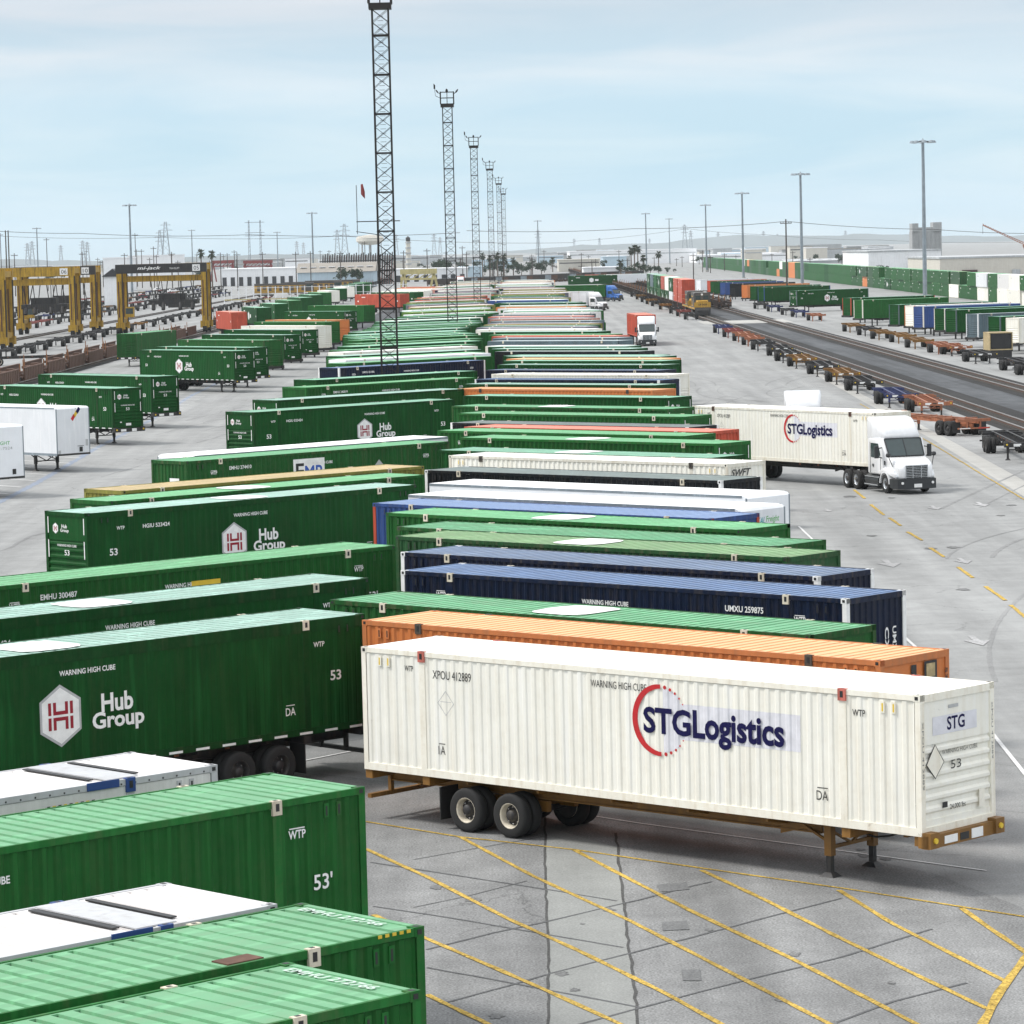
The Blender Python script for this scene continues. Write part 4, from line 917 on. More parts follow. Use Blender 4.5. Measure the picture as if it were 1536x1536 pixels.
# ------------------------------------------------------------ bare chassis lines
CMX=[('black',DARKST),('mustard',MUST),('orange',ORSTEEL),('blue',BLUSTEEL),('red',REDSTEEL)]; CM=dict(CMX)
def bare(px,py,cn,th,L=14.2,low=False,label=None,group=None,flip=False):
    """px,py: ground contact of the wheel nearest the camera-left"""
    g=G(px,py); d=Vector((math.cos(th),math.sin(th))); ly=Vector((-d.y,d.x))
    c=Vector((g.x,g.y))-d*(3.0 if not flip else 3.0)+ly*1.05*(1 if not flip else -1)
    return chassis(c,th,CM[cn],label,group,L=L,low=low,wx=(3.0,4.3),rim=DARKST)
TH1=-PI/2-.03
near=[((1481,678),'black',0),((1425,654),'orange',1),((1362,617),'orange',0),((1316,605),'blue',0),((1271,585),'black',0),((1241.5,572),'mustard',0),((1214,560.5),'black',0),((1184,549),'mustard',0),((1165,541),'black',0),((1153,533),'black',0),((1129,524),'black',0),((1115,517),'orange',0),((1101,511),'orange',0),((1086,505),'red',0),((1072,499),'blue',0)]
for i,((px,py),cn,fl) in enumerate(near):
    side={0:'nearest in the line by the tracks, cut by the right picture edge',1:'with its rear to the camera, second in line by the tracks',2:'third in the line by the tracks',3:'behind the orange pair in the line by the tracks'}.get(i)
    lb='%s bare chassis %s'%(cn,side) if side else '%s bare chassis in the middle of the line beside the tracks'%cn
    if fl: 
        g=G(px,py); th=PI/2+.35; d=Vector((math.cos(th),math.sin(th))); ly=Vector((-d.y,d.x)); c=Vector((g.x,g.y))-d*1.5-ly*1.05
        chassis(c,th,CM[cn],lb,None,L=12.6,wx=(1.5,2.8),rim=DARKST)
    else: bare(px,py,cn,TH1,low=i>9,label=lb,group=None if side else '%s chassis beside the tracks'%cn)
for i,(px,py) in enumerate([(1027.6,479),(1016,474),(1005.5,470),(990,464),(978,459),(970,456),(962.5,453),(955,449),(947,445)]):
    cn=('black','red','black','mustard','black','mustard','black','mustard','black')[i]; bare(px,py,cn,TH1,low=True,label='%s bare chassis in the far line ahead of the yellow locomotive'%cn,group='%s chassis ahead of the locomotive'%cn)
for i,(px,py) in enumerate([(1526.6,562),(1503,555),(1447,542),(1413,531),(1394,528.4),(1360,521),(1336.5,513),(1308,508),(1288,502.4),(1266,497)]):
    cn=('black','black','black','orange','orange','mustard','mustard','mustard','black','mustard')[i]; bare(px,py,cn,TH1,low=i>3,label='%s bare chassis in the line beyond the tracks'%cn,group='%s chassis beyond the tracks'%cn)
for i,(px,py) in enumerate([(1212,480.5),(1188,475),(1173,472),(1152,467),(1132,463)]):
    cn=('orange','blue','black','blue','black')[i]; bare(px,py,cn,TH1,low=True,label='%s bare chassis in the short group of five by the crossing'%cn,group='%s chassis by the crossing'%cn)
rr=random.Random(9)
for X,y0,y1,nm in ((-70,470,980,'first'),(-95,560,1150,'second'),(-104,640,1250,'third'),(-118,700,1400,'fourth'),(-132,760,1500,'fifth')):
    y=y0
    while y<y1:
        cn=rr.choice(['black']*9+['red','blue','mustard'])
        chassis((X+rr.uniform(-.5,.5),y),PI/2+.03,CM[cn],'%s bare chassis stored in the %s line of the left yard'%(cn,nm),'%s chassis of the %s left line'%(cn,nm),low=True,L=12.6,rim=DARKST)
        y+=17*rr.uniform(.95,1.3)
chassis(Vector(G(20,548).xy)+Vector((-6,-2)),R(20),DARKST,'black bare chassis below the yellow crane at the left edge',L=14.2)
# generator box on the chassis line
g=G(1475,538); T=Matrix.Translation((g.x+2,g.y,0))@Matrix.Rotation(.15,4,'Z')
r=empty('open_crate',(g.x+2,g.y,0),.1,label='tan framed open box with black interior standing behind the bare chassis',cat='crate')
mb=MB(); TANM=P['tan']['roof']
for z_ in (0.9,2.75): mb.box(-1.3,1.3,0,3,z_,z_+.12,TANM)
for x in (-1.3,1.2): mb.box(x,x+.1,0,3,1.0,2.8,TANM)
mb.box(-1.3,1.3,2.9,3,.9,2.8,BLACK); mb.build('shell',r); mb=MB(); mb.box(-1.1,1.15,.1,.2,1.05,2.72,BLACK); mb.build('dark_opening',r); mb=MB(); mb.box(-1.2,1.2,0,3,0,.9,DARKST); mb.build('base',r)

# ------------------------------------------------------------ trucks
GLASS=plain('dark_glass',(.035,.055,.055),.08,0,.8); BUMP=plain('dark_plastic',(.025,.028,.03),.5); TWH=paint('truck_white',(.84,.85,.86),.25,.05,rnd=.02,spec=.6); TBL=paint('truck_blue',(.03,.14,.45),.25,.05,spec=.6); CHR=plain('chrome',(.62,.64,.66),.22,.85)
def rrect(x,y0,y1,z0,z1,r,n=3):
    pts=[]
    for cx,cz,a0 in ((y1-r,z1-r,0),(y0+r,z1-r,PI/2),(y0+r,z0+r,PI),(y1-r,z0+r,3*PI/2)):
        for k in range(n+1): a=a0+PI/2*k/n; pts.append((x,cx+r*math.cos(a),cz+r*math.sin(a)))
    return pts
def tractor(loc,th,paintm,label,group=None,fairing=True,name='semi_truck'):
    """local origin: front axle centre on the ground, +x forward"""
    r=empty(name,(loc[0],loc[1],0),th,label=label,cat='truck',group=group)
    def f():
        mb=MB(); # cab shell with raked windscreen
        S=[rrect(-2.2,-1.2,1.2,.95,2.85,.1),rrect(-.50,-1.22,1.22,.95,2.88,.12),rrect(.10,-1.12,1.12,.95,1.90,.12)]
        mb.loft(S,paintm)
        return mb.mesh('cab',True)
    me=cmesh(('cab',paintm.name),f); cab=ob('cab',me,r)
    def f2():
        mb=MB(); S=[rrect(.10,-1.12,1.12,.95,1.92,.16),rrect(.6,-1.1,1.1,.80,1.82,.2),rrect(1.05,-1.05,1.05,.72,1.68,.22),rrect(1.3,-.93,.93,.75,1.50,.22),rrect(1.38,-.8,.8,.85,1.35,.18)]
        mb.loft(S,paintm)
        for s in (-1,1): mb.loft([rrect(-.62,*sorted((s*.8,s*1.24)),.95,1.2,.08),rrect(0,*sorted((s*.8,s*1.26)),1.08,1.38,.1),rrect(.6,*sorted((s*.8,s*1.24)),.95,1.3,.1),rrect(1.15,*sorted((s*.7,s*1.12)),.8,1.12,.1)],paintm)
        return mb.mesh('hood',True)
    ob('hood',cmesh(('hood',paintm.name),f2),r)
    if fairing:
        def f3():
            mb=MB(); mb.loft([rrect(-2.3,-1.18,1.18,2.7,3.95,.15),rrect(-1.5,-1.16,1.16,2.7,3.92,.3),rrect(-1.0,-1.10,1.10,2.7,3.72,.4),rrect(-.48,-1.02,1.02,2.75,3.12,.15)],paintm); return mb.mesh('roof_fairing',True)
        ob('roof_fairing',cmesh(('fair',paintm.name),f3),r)
    def f4():
        mb=MB(); mb.add([(.10,-.98,1.93),(.10,.98,1.93),(-.45,1.02,2.80),(-.45,-1.02,2.80),(.12,-.0,1.94),(-.43,0,2.81)],[(0,4,5,3),(4,1,2,5)],GLASS); mb.bar((.13,0,1.94),(-.42,0,2.81),.03,BUMP)
        for a,b in (((.11,-1.0,1.92),(-.45,-1.04,2.81)),((.11,1.0,1.92),(-.45,1.04,2.81)),((.12,-1.0,1.92),(.12,1.0,1.92)),((-.45,-1.0,2.82),(-.45,1.0,2.82))): mb.bar(a,b,.05,BUMP)
        return mb.mesh('windshield')
    ob('windshield',cmesh(('ws',),f4),cab,(.045,0,.035))
    def f5(s):
        mb=MB(); y=s*1.235; mb.add([(-1.75,y,1.85),(-.45,y*.985,1.85),(-.45,y*.985,1.9),(-.8,y,2.6),(-1.75,y,2.6)],[(0,1,2,3,4) if s<0 else (4,3,2,1,0)],GLASS); mb.box(-.1,.05,*sorted((s*1.19,s*1.21)),1.5,1.72,BUMP); mb.box(-1.55,-1.4,*sorted((s*1.235,s*1.25)),1.35,1.5,BUMP)
        for a,b in (((-1.85,y,1.0),(-1.85,y,2.65)),((-.5,y*.99,1.0),(-.5,y*.99,1.85))): mb.bar(a,b,.02,BUMP)
        return mb.mesh('side_window')
    for s in (-1,1): ob('side_window',cmesh(('sw',s),lambda s=s:f5(s)),cab)
    def f6():
        mb=MB(); x=1.39; mb.box(x-.06,x,-.62,.62,.86,1.5,BUMP)
        for k in range(7): mb.box(x,x+.03,-.6,.6,.89+k*.085,.915+k*.085,CHR)
        for yy in (-.64,-.24,.24,.6): mb.box(x,x+.035,yy,yy+.035,.85,1.5,CHR)
        mb.box(x,x+.035,-.64,.64,1.48,1.53,CHR); return mb.mesh('grille')
    ob('grille',cmesh(('gr',),f6),r)
    def f7():
        mb=MB(); mb.loft([[(1.0,-1.22,.30),(1.0,-1.22,.80),(.7,-1.24,.80),(.7,-1.24,.35)],[(1.40,-1.1,.28),(1.40,-1.1,.80),(.9,-1.1,.85),(.9,-1.1,.4)],[(1.55,-.7,.28),(1.52,-.7,.84),(1.1,-.7,.9),(1.1,-.7,.4)],[(1.55,.7,.28),(1.52,.7,.84),(1.1,.7,.9),(1.1,.7,.4)],[(1.40,1.1,.28),(1.40,1.1,.80),(.9,1.1,.85),(.9,1.1,.4)],[(1.0,1.22,.30),(1.0,1.22,.80),(.7,1.24,.80),(.7,1.24,.35)]],BUMP); return mb.mesh('bumper')
    bo=ob('bumper',cmesh(('bp',),f7),r)
    def f8():
        mb=MB()
        mb.box(1.555,1.57,-.22,.22,.36,.55,WHITE); return mb.mesh('number_plate')
    ob('number_plate',cmesh(('np',),f8),bo)
    for s in (-1,1):
        def fl(s=s):
            mb=MB(); mb.tube((1.50,s*.86,.60),(1.54,s*.86,.60),.07,WHITE,10); return mb.mesh('fog_lamp')
        ob('fog_lamp',cmesh(('fog',s),fl),bo)
        def h1(s=s):
            mb=MB(); q=plain('headlamp_glass',(.75,.78,.8),.1,.2); mb.add([(1.30,s*.70,.93),(1.12,s*1.06,.92),(.92,s*1.12,1.22),(1.24,s*.74,1.25)],[(0,1,2,3) if s>0 else (3,2,1,0)],q)
            T=Matrix.Translation((.045,s*.03,.0)); mb2=MB(); mb2.add(mb.v,mb.f,q,T); mb2.bar((1.34,s*.73,.93),(1.28,s*.77,1.25),.025,BUMP); return mb2.mesh('headlight')
        ob('headlight',cmesh(('hl',s),h1),r)
        def m1(s=s):
            mb=MB(); mb.box(-.42,-.28,*sorted((s*1.42,s*1.62)),1.85,2.5,BUMP); mb.bar((-.35,s*1.2,1.85),(-.35,s*1.5,1.95),.05,BUMP); mb.bar((-.35,s*1.2,2.4),(-.35,s*1.5,2.35),.05,BUMP); return mb.mesh('mirror')
        ob('mirror',cmesh(('mi',s),m1),cab)
        def m2(s=s):
            mb=MB(); mb.bar((.85,s*1.12,1.45),(.7,s*1.3,2.0),.035,BUMP); T=Matrix.Translation((.7,s*1.3,2.05)); mb.lathe([(0,-.12),(.11,-.09),(.14,0),(.11,.09),(0,.12)],BUMP,T,10); return mb.mesh('hood_mirror')
        ob('hood_mirror',cmesh(('hm',s),m2),r)
        def t1(s=s):
            mb=MB(); mb.tube((-2.6,s*.95,.62),(-.85,s*.95,.62),.30,BUMP,14); mb.box(-2.6,-.85,*sorted((s*1.2,s*1.27)),.36,.42,CHR); mb.box(-2.6,-.85,*sorted((s*1.15,s*1.25)),.78,.83,CHR); return mb.mesh('fuel_tank')
        ob('fuel_tank',cmesh(('ft',s),t1),r)
        def t2(s=s):
            mb=MB(); T=Matrix.Translation((0,s*1.08,.52))
            for q in range(8):
                a0=PI*q/8; a1=PI*(q+1)/8
                mb.loft([[(.58*math.cos(a),-.17,.58*math.sin(a)),(.58*math.cos(a),.17,.58*math.sin(a)),(.64*math.cos(a),.17,.64*math.sin(a)),(.64*math.cos(a),-.17,.64*math.sin(a))] for a in (a0,a1)],paintm,T)
            return mb.mesh('wheel_arch')
        ob('wheel_arch',cmesh(('wa',s,paintm.name),t2),r)
        add_wheel(r,0,s*1.06,s,CHR,False); add_wheel(r,-3.7,s*.98,s,CHR); add_wheel(r,-5.0,s*.98,s,CHR)
    def f9():
        mb=MB()
        for s in (-1,1): mb.box(-5.7,.9,s*.42-.05,s*.42+.05,.65,.9,DARKST)
        mb.box(-5.0,-3.7,-.5,.5,.9,1.1,DARKST); mb.box(-5.75,-5.65,-1.1,1.1,.6,.75,DARKST); mb.tube((-2.45,-.8,.9),(-2.45,-.8,2.9),.07,CHR,8)
        for x in (0,-3.7,-5.0): mb.tube((x,-.9,.515),(x,.9,.515),.08,DARKST,8)
        return mb.mesh('frame')
    ob('frame',cmesh(('tf',),f9),r)
    if fairing:
        mb=MB()
        for k in (-.8,-.12,0,.12,.8): mb.box(-.62,-.54,k-.03,k+.03,2.80,2.84,YELV)
        mb.build('marker_lamp',cab)
    return r
# moving STG rig
th=-.98; g=G(1310.5,619.6,ZT); d=Vector((math.cos(th),math.sin(th))); ly=Vector((-d.y,d.x)); c=Vector((g.x,g.y))-d*CL+ly*CW/2
container(c,th,'cream',2,'cream white STG Logistics container being hauled by the white semi truck',marks=lambda r_:stg_marks(r_,front=False),depth=.02,fitmat=RUST)
chassis(c,th,DARKST,'black chassis under the moving STG Logistics container',rim=CHR,wx=(3.2,4.5))
t=-1.27; g=G(1330,740); d2=Vector((math.cos(t),math.sin(t))); l2=Vector((-d2.y,d2.x))
tractor(Vector((g.x,g.y))+l2*1.12,t,TWH,'white semi truck with tall roof fairing pulling the moving STG Logistics container')
tractor((18.5,213),-PI/2-.05,TWH,'white truck of which only the roof shows behind the moving container')
def rig(px,py,t,tr,pm,pk,l1,l2_,cab=True,group=None):
    g=G(px,py); d=Vector((math.cos(t),math.sin(t))); tractor((g.x,g.y),t,pm,l1,fairing=cab)
    d3=Vector((math.cos(tr),math.sin(tr))); kp=Vector((g.x,g.y))-d*4.0; c=kp-d3*(CL-.9)
    container(c,tr,pk,1,l2_,marks=None); chassis(c,tr,DARKST,'black chassis under the '+l2_,low=True)
rig(971,519,-PI/2+.0,-PI/2+.045,TWH,'red','white semi truck facing the camera in the right aisle','red container behind the white truck in the right aisle')
rig(925,452,-.75,-.55,TBL,'grn','blue semi truck with silver grille turning beyond the row end','green container pulled by the blue truck')
rig(901,466,-.8,-.7,TWH,'white','white semi truck nosing out of the far right row','white container pulled by the truck nosing out of the row')
rig(691,432,-PI/2,-PI/2+.02,TWH,'red','white semi truck far down the left aisle','red container behind the truck in the far left aisle')
# ------------------------------------------------------------ lattice light towers
BLK=plain('dark_tower_steel',(.018,.014,.013),.7)
def tower(px,D,zp,label,arm=False):
    g=GD(px,400,D); r=empty('lattice_tower',(g.x,g.y,0),0,label=label,cat='light tower',group=None); w_=.62
    def f():
        mb=MB(); n=int(zp/.98); zs=[i*zp/n for i in range(n+1)]; C4=[(-w_,-w_),(w_,-w_),(w_,w_),(-w_,w_)]
        for x,y in C4: mb.box(x-.055,x+.055,y-.055,y+.055,0,zp,BLK)
        for i in range(n):
            for k in range(4):
                a=C4[k]; b=C4[(k+1)%4]; mb.bar((*a,zs[i]),(*b,zs[i+1]),.035,BLK); mb.bar((*b,zs[i]),(*a,zs[i+1]),.035,BLK)
                if i%3==0: mb.bar((*a,zs[i]),(*b,zs[i]),.11,BLK)
        for i in range(int(zp/.33)): mb.box(-.22,.22,-.02,.02,i*.33,i*.33+.03,BLK)
        return mb.mesh('mast')
    ob('mast',cmesh(('mast',round(zp,1)),f),r)
    def f2():
        mb=MB(); q=.86
        mb.box(-q,q,-q,q,0,.45,BLK)
        for x in (-q,q):
            for y in (-q,q): mb.box(x-.07,x+.07,y-.07,y+.07,.4,2.0,BLK)
        for z_ in (1.2,1.95):
            for a,b in (((-q,-q),(q,-q)),((q,-q),(q,q)),((q,q),(-q,q)),((-q,q),(-q,-q))): mb.bar((*a,z_),(*b,z_),.06,BLK)
        mb.bar((0,0,.4),(0,0,2.3),.09,BLK); return mb.mesh('platform')
    ob('platform',cmesh(('plat',),f2),r,(0,0,zp))
    def f3():
        mb=MB(); mb.bar((0,0,0),(.55,0,.15),.06,BLK); mb.loft([rrect(.45,-.18,.18,.05,.25,.05),rrect(.75,-.22,.22,.15,.42,.05),rrect(1.0,-.1,.1,.38,.52,.04)],BLK); return mb.mesh('floodlight')
    for a,(x,y) in ((PI,(-.86,-.5)),(0,(.86,-.5)),(PI,(-.86,.5)),(0,(.86,.5)),(-PI/2,(0,-.86))):
        k=ob('floodlight',cmesh(('fl',),f3),r,(x,y,zp+1.7)); k.rotation_euler=(0,-.35,a); k.scale=(.75,.75,.75)
    mb=MB(); mb.bar((-.9,0,zp+1.2),(-1.5,0,zp+1.5),.06,BLK); mb.bar((-1.5,0,zp+1.5),(-1.6,0,zp+2.5),.05,BLK); mb.loft([rrect(-1.72,-.1,.1,zp+2.4,zp+3.1,.05),rrect(-1.5,-.1,.1,zp+2.4,zp+2.9,.05)],BLK); mb.build('antenna_arm',r)
    if arm:
        z1=G(552,333,0); zz=CH-(333-379.6)/CF*D; 
        mb=MB(); za=CH+(379.6-333)/CF*D; zb=za-.75
        mb.bar((-2.25,0,za),(1.1,0,za),.07,BLK); mb.bar((-2.3,0,zb),(-.5,0,zb-.3),.05,BLK); mb.tube((-2.2,0,zb-.2),(-2.2,0,za+2.8),.035,GALV,6); mb.build('flag_arm',r)
        mb=MB(); RF=plain('red_flag',(.22,.03,.03)); mb.loft([rrect(-1.85,-.02,.02,za+2.1,za+2.85,.01),rrect(-1.7,-.12,.10,za+1.9,za+2.9,.02),rrect(-1.55,-.05,.08,za+1.75,za+2.3,.02)],RF); mb.build('flag',r)
    mb=MB(); mb.box(-1.0,1.0,-1.0,1.0,0,.5,MSTR); mb.build('footing',r)
for i,(px,D) in enumerate([(580.5,262),(677,445),(715,625),(738,805),(751,985),(757.5,1165)]):
    tower(px,D,32.0 if i else 31.9,['tall black lattice light tower nearest the camera, cut by the top edge','second lattice light tower','third lattice light tower','fourth lattice light tower','fifth lattice light tower','farthest and smallest lattice light tower'][i]+(' standing in the left row' if i else ''),arm=i==0)
# ------------------------------------------------------------ high mast lights
def mastlight(px,ytop,D,label,group=None):
    y0=374-(px-768)*.0245; g=GD(px,400,D); z=CH+(y0-ytop)/CF*D
    r=empty('high_mast_light',(g.x,g.y,0),0,label=label,cat='mast light',group=group)
    mb=MB(); mb.tube((0,0,0),(0,0,z-.4),.48,GALV,10,.30); mb.build('pole',r)
    mb=MB(); mb.lathe([(.2,-.5),(.85,-.35),(.85,-.2),(.2,0),(0,.4)],GALV,Matrix.Translation((0,0,z)),12)
    for k in range(8):
        a=k*PI/4; mb.bar((.7*math.cos(a),.7*math.sin(a),z-.3),(2.3*math.cos(a),2.3*math.sin(a),z-.5),.14,DARKST); T=Matrix.Translation((2.2*math.cos(a),2.2*math.sin(a),z-.5)); mb.lathe([(.0,.35),(.4,.3),(.62,-.15),(0,-.2)],GALV,T,8)
    mb.build('lamp_ring',r); mb=MB(); mb.tube((0,0,0),(0,0,1.0),.7,MSTR,12); mb.build('footing',r)
for px,yt,D,lb in [(1387,211,715,'tallest high mast light, in front of the grey silo'),(1203,260,949,'high mast light between the dark utility pole and the silo'),(1115,289,1247,'high mast light right of the yellow locomotive'),(1060,307,1650,'high mast light directly above the locomotive'),(1005,328,2400,'short looking high mast light left of the locomotive'),(970,320,2050,'high mast light beside the tall palms'),(808,331,2300,'thin mast light above the tree clump'),(470,319,1640,'high mast light above the grey roofed warehouse'),(197,307,1253,'high mast light above the black beamed crane'),(57,342,2000,'distant mast light above the yellow cranes'),(289,345,2400,'distant mast light left of the portal pylons'),(417,348,2400,'distant mast light right of the red gantry frames')]:
    mastlight(px,yt,D,lb)
# ------------------------------------------------------------ utility poles
WOOD=paint('pole_wood',(.06,.05,.045),.85,.3)
def upole(px,ytop,D,label,group=None,arm=True):
    y0=374-(px-768)*.0245; g=GD(px,400,D); z=CH+(y0-ytop)/CF*D
    mb=MB(); mb.tube((0,0,0),(0,0,z),.22,WOOD,7,.15)
    if arm:
        mb.box(-1.3,1.3,-.07,.07,z-1.0,z-.8,WOOD)
        for x in (-1.2,-.6,.6,1.2): mb.tube((x,0,z-.8),(x,0,z-.5),.05,WOOD,5)
    o=mb.build('utility_pole'); o.location=(g.x,g.y,0); tag(o,label,'utility pole',group)
upole(1180,329,760,'dark wooden utility pole standing between the two big mast lights on the right')
upole(10,346,900,'dark pole at far left, tallest of the pair',arm=False); upole(14,346,905,'dark pole right beside the leftmost pair member',arm=False)
for px,yt in [(2,350),(22,380),(71,357),(124,378),(187,380),(204,350),(231,370),(258,378),(331,379),(356,379),(394,378),(444,378),(466,377),(511,377),(548,362),(606,376),(641,373),(694,369),(700,378),(872,396),(888,390),(1040,380),(740,380)]:
    upole(px,yt,1300 if yt>370 else 1500,'thin dark utility pole in the distant skyline','utility poles in the skyline')
rr=random.Random(77)
for k in range(70): upole(rr.uniform(120,1330),rr.uniform(374,392),rr.uniform(1500,2300),'thin dark utility pole in the distant skyline','utility poles in the skyline')
# ------------------------------------------------------------ pylons
PYL=plain('pylon_steel',(.22,.25,.28),.6)
def pylon(px,ytop,D,label='lattice power pylon faint on the horizon',wide=False):
    y0=374-(px-768)*.0245; g=GD(px,400,D); z=CH+(y0-ytop)/CF*D; t=D/CF*.55
    mb=MB(); b=z*.10; tp=z*.02
    def leg(zf): k=zf; return b*(1-k)+tp*k
    lv=[0,.2,.38,.52,.64,.74,.83,.91,1]
    for sx,sy in ((-1,-1),(1,-1),(1,1),(-1,1)): mb.bar((sx*b,sy*b,0),(sx*tp,sy*tp,z),t,PYL)
    for a,c_ in zip(lv,lv[1:]):
        A=leg(a);B=leg(c_)
        mb.bar((-A,-A,a*z),(B,-B,c_*z),t*.6,PYL); mb.bar((A,-A,a*z),(-B,-B,c_*z),t*.6,PYL)
    for k,w_ in ((.70,.13),(.82,.15),(.93,.11)):
        mb.bar((-z*w_,0,z*k),(z*w_,0,z*k),t*.9,PYL); mb.bar((-z*w_,0,z*k),(0,0,z*(k+.04)),t*.5,PYL); mb.bar((z*w_,0,z*k),(0,0,z*(k+.04)),t*.5,PYL)
    o=mb.build('power_pylon'); o.location=(g.x,g.y,0); tag(o,label,'pylon','power pylons on the horizon')
for px,yt in [(42,365),(49,362),(125,361),(132,363),(241,346),(250,333),(446,362),(456,364),(507,345),(518,336),(652,351),(661,356),(862,358),(900,357),(1028,337),(1037,346),(1078,348),(1108,353),(1146,347),(1167,351),(1197,353),(1224,358),(1269,346),(1323,355),(808,345),(92,368),(975,358),(570,345),(595,352)]:
    y0=374-(px-768)*.0245; pylon(px,yt,40*CF/max(14,(y0-yt)))
def portal(px0,px1,ytop,D):
    g0=GD(px0,400,D); w_=(px1-px0)/CF*D; y0=374-(px0-768)*.0245; z=CH+(y0-ytop)/CF*D; mb=MB(); t=.5
    for x in (0,w_):
        mb.bar((x-1,0,0),(x-.4,0,z),t,PYL); mb.bar((x+1,0,0),(x+.4,0,z),t,PYL)
        for k in range(12): mb.bar((x-1+.05*k,0,z*k/12),(x+1-.05*k,0,z*(k+1)/12),t*.5,PYL)
    for zz in (z-2,z-12,z-15): mb.bar((-4,0,zz),(w_+4,0,zz),t,PYL)
    o=mb.build('power_pylon'); o.location=(g0.x,g0.y,0); tag(o,'wide two-legged portal pylon left of the grey roofed warehouse','pylon')
portal(375,392,331,3300)
def wire(pts,D,label,rad=.10):
    mb=MB(); ps=[GD(x,y,D) for x,y in pts]
    for a,b in zip(ps,ps[1:]):
        pv=a
        for k in range(1,9): t_=k/8; q=a.lerp(b,t_)-Vector((0,0,(b-a).length*.012*4*t_*(1-t_))); mb.tube(pv,q,rad,BLK,4,cap=False); pv=q
    tag(mb.build('power_line'),label,'power line')
wire([(-40,344),(120,350),(375,352),(690,349)],1500,'long thin power line sagging across the left sky')
wire([(700,346),(950,343),(1180,332),(1400,344),(1580,350)],760,'thin power line running through the dark wooden utility pole on the right',.05)
wire([(-40,352),(240,356),(512,354),(860,364)],2200,'second lower power line above the cranes and grey roofed warehouse')
wire([(860,362),(1030,343),(1150,352),(1320,360),(1560,362)],3500,'faint power line between the far pylons on the right',.12)
# ------------------------------------------------------------ straddle cranes
def crane(x0,x1,y,dep,zt,top,label,txt=None,num=None):
    r=empty('straddle_crane',(x0,y,0),0,label=label,cat='crane'); w_=x1-x0; TM=DARKST if top=='black' else YEL
    mb=MB()
    for yy in (0,dep): mb.box(-.6,w_+.6,yy-.45,yy+.45,zt-1.6,zt,TM if yy==0 else YEL)
    mb.build('top_beam',r)
    mb=MB()
    for yy in (0.9,dep-.9): mb.box(.3,w_-.3,yy-.4,yy+.4,zt-3.1,zt-2.1,YEL)
    mb.build('lift_beam',r)
    mb=MB()
    for x in (0,w_): mb.box(x-.5,x+.5,.4,dep-.4,zt-1.2,zt-.3,YEL); mb.box(x-.35,x+.35,-.2,dep+.2,1.9,2.7,YEL)
    mb.build('side_beam',r)
    for x in (0,w_):
        for yy in (0,dep):
            mb=MB(); mb.box(x-.45,x+.45,yy-.4,yy+.4,1.5,zt-1.4,YEL); mb.box(x+.47,x+.62,yy-.2,yy+.2,2,zt-1.6,DARKST); mb.box(x-.2,x+.0,yy-.45,yy-.41,3,zt-3,RUST)
            mb.box(x-.75,x+.75,yy-.7,yy+.7,.9,2.1,YEL); mb.build('leg',r)
            mb=MB(); mb.tube((x-.35,yy,.8),(x+.35,yy,.8),.8,RUBBER,16); mb.tube((x-.37,yy,.8),(x+.37,yy,.8),.35,YEL,10); mb.build('wheel',r)
    mb=MB(); zz=zt-7.2; q=min(w_*.30,4.3); cx=w_*.62
    mb.box(cx-q,cx+q,1.5,dep-1.5,zz,zz+.8,DARKST); mb.box(cx-q*.6,cx+q*.5,2,dep-2,zz+.8,zz+1.9,DARKST); mb.box(cx-q*.2,cx+q*.8,1.2,dep-1.2,zz-.6,zz,DARKST)
    for k in (-.8,-.4,.3,.8):
        mb.bar((cx+q*k,2,zz+.8),(cx+q*k*1.1,1,zt-3),.12,DARKST); mb.bar((cx+q*k,dep-2,zz+.8),(cx+q*k*.8,dep-1,zt-3),.12,DARKST); mb.tube((cx+q*k,1.6,zz+.2),(cx+q*k,1.0,zz-.9),.35,DARKST,8)
    mb.build('spreader',r)
    mb=MB(); mb.box(.9,2.4,-.3,1.4,3.0,4.8,YEL); mb.box(1.0,2.3,-.32,-.3,3.6,4.6,GLASS); mb.build('engine_house',r)
    mb=MB(); F=lambda u,v,e=0:(u,-.46-e,v)
    if txt: put_text(mb,txt,F,w_*.22,zt-1.15,w_*.28,.75,WHITE,.02,.01,shear=.3); put_text(mb,'TRAVELIFT',F,w_*.6,zt-1.0,w_*.12,.3,WHITE,.0,.01)
    if num: put_rect(mb,F,w_-1.9,w_-.55,zt-1.4,zt-.25,WHITE,.01); put_text(mb,num,F,w_-1.65,zt-1.2,.9,.7,BLACK,0,.02)
    if txt or num: mb.build('lettering',r)
    return r
crane(-88.5,-75.2,588,7.6,12.2,'yellow','yellow straddle crane with white number board 06',num='06')
crane(-88.5,-75.2,618,7.6,12.2,'black','yellow straddle crane with number board 10, standing behind the 06 one',num='10')
crane(-88.5,-75.0,505,7.6,12.2,'yellow','yellow straddle crane cut by the left picture edge, nearest of all')
crane(-68.3,-53.4,600,7.6,12.3,'black','straddle crane with black lettered top beam and clear span',txt='mi-jack',num='05')
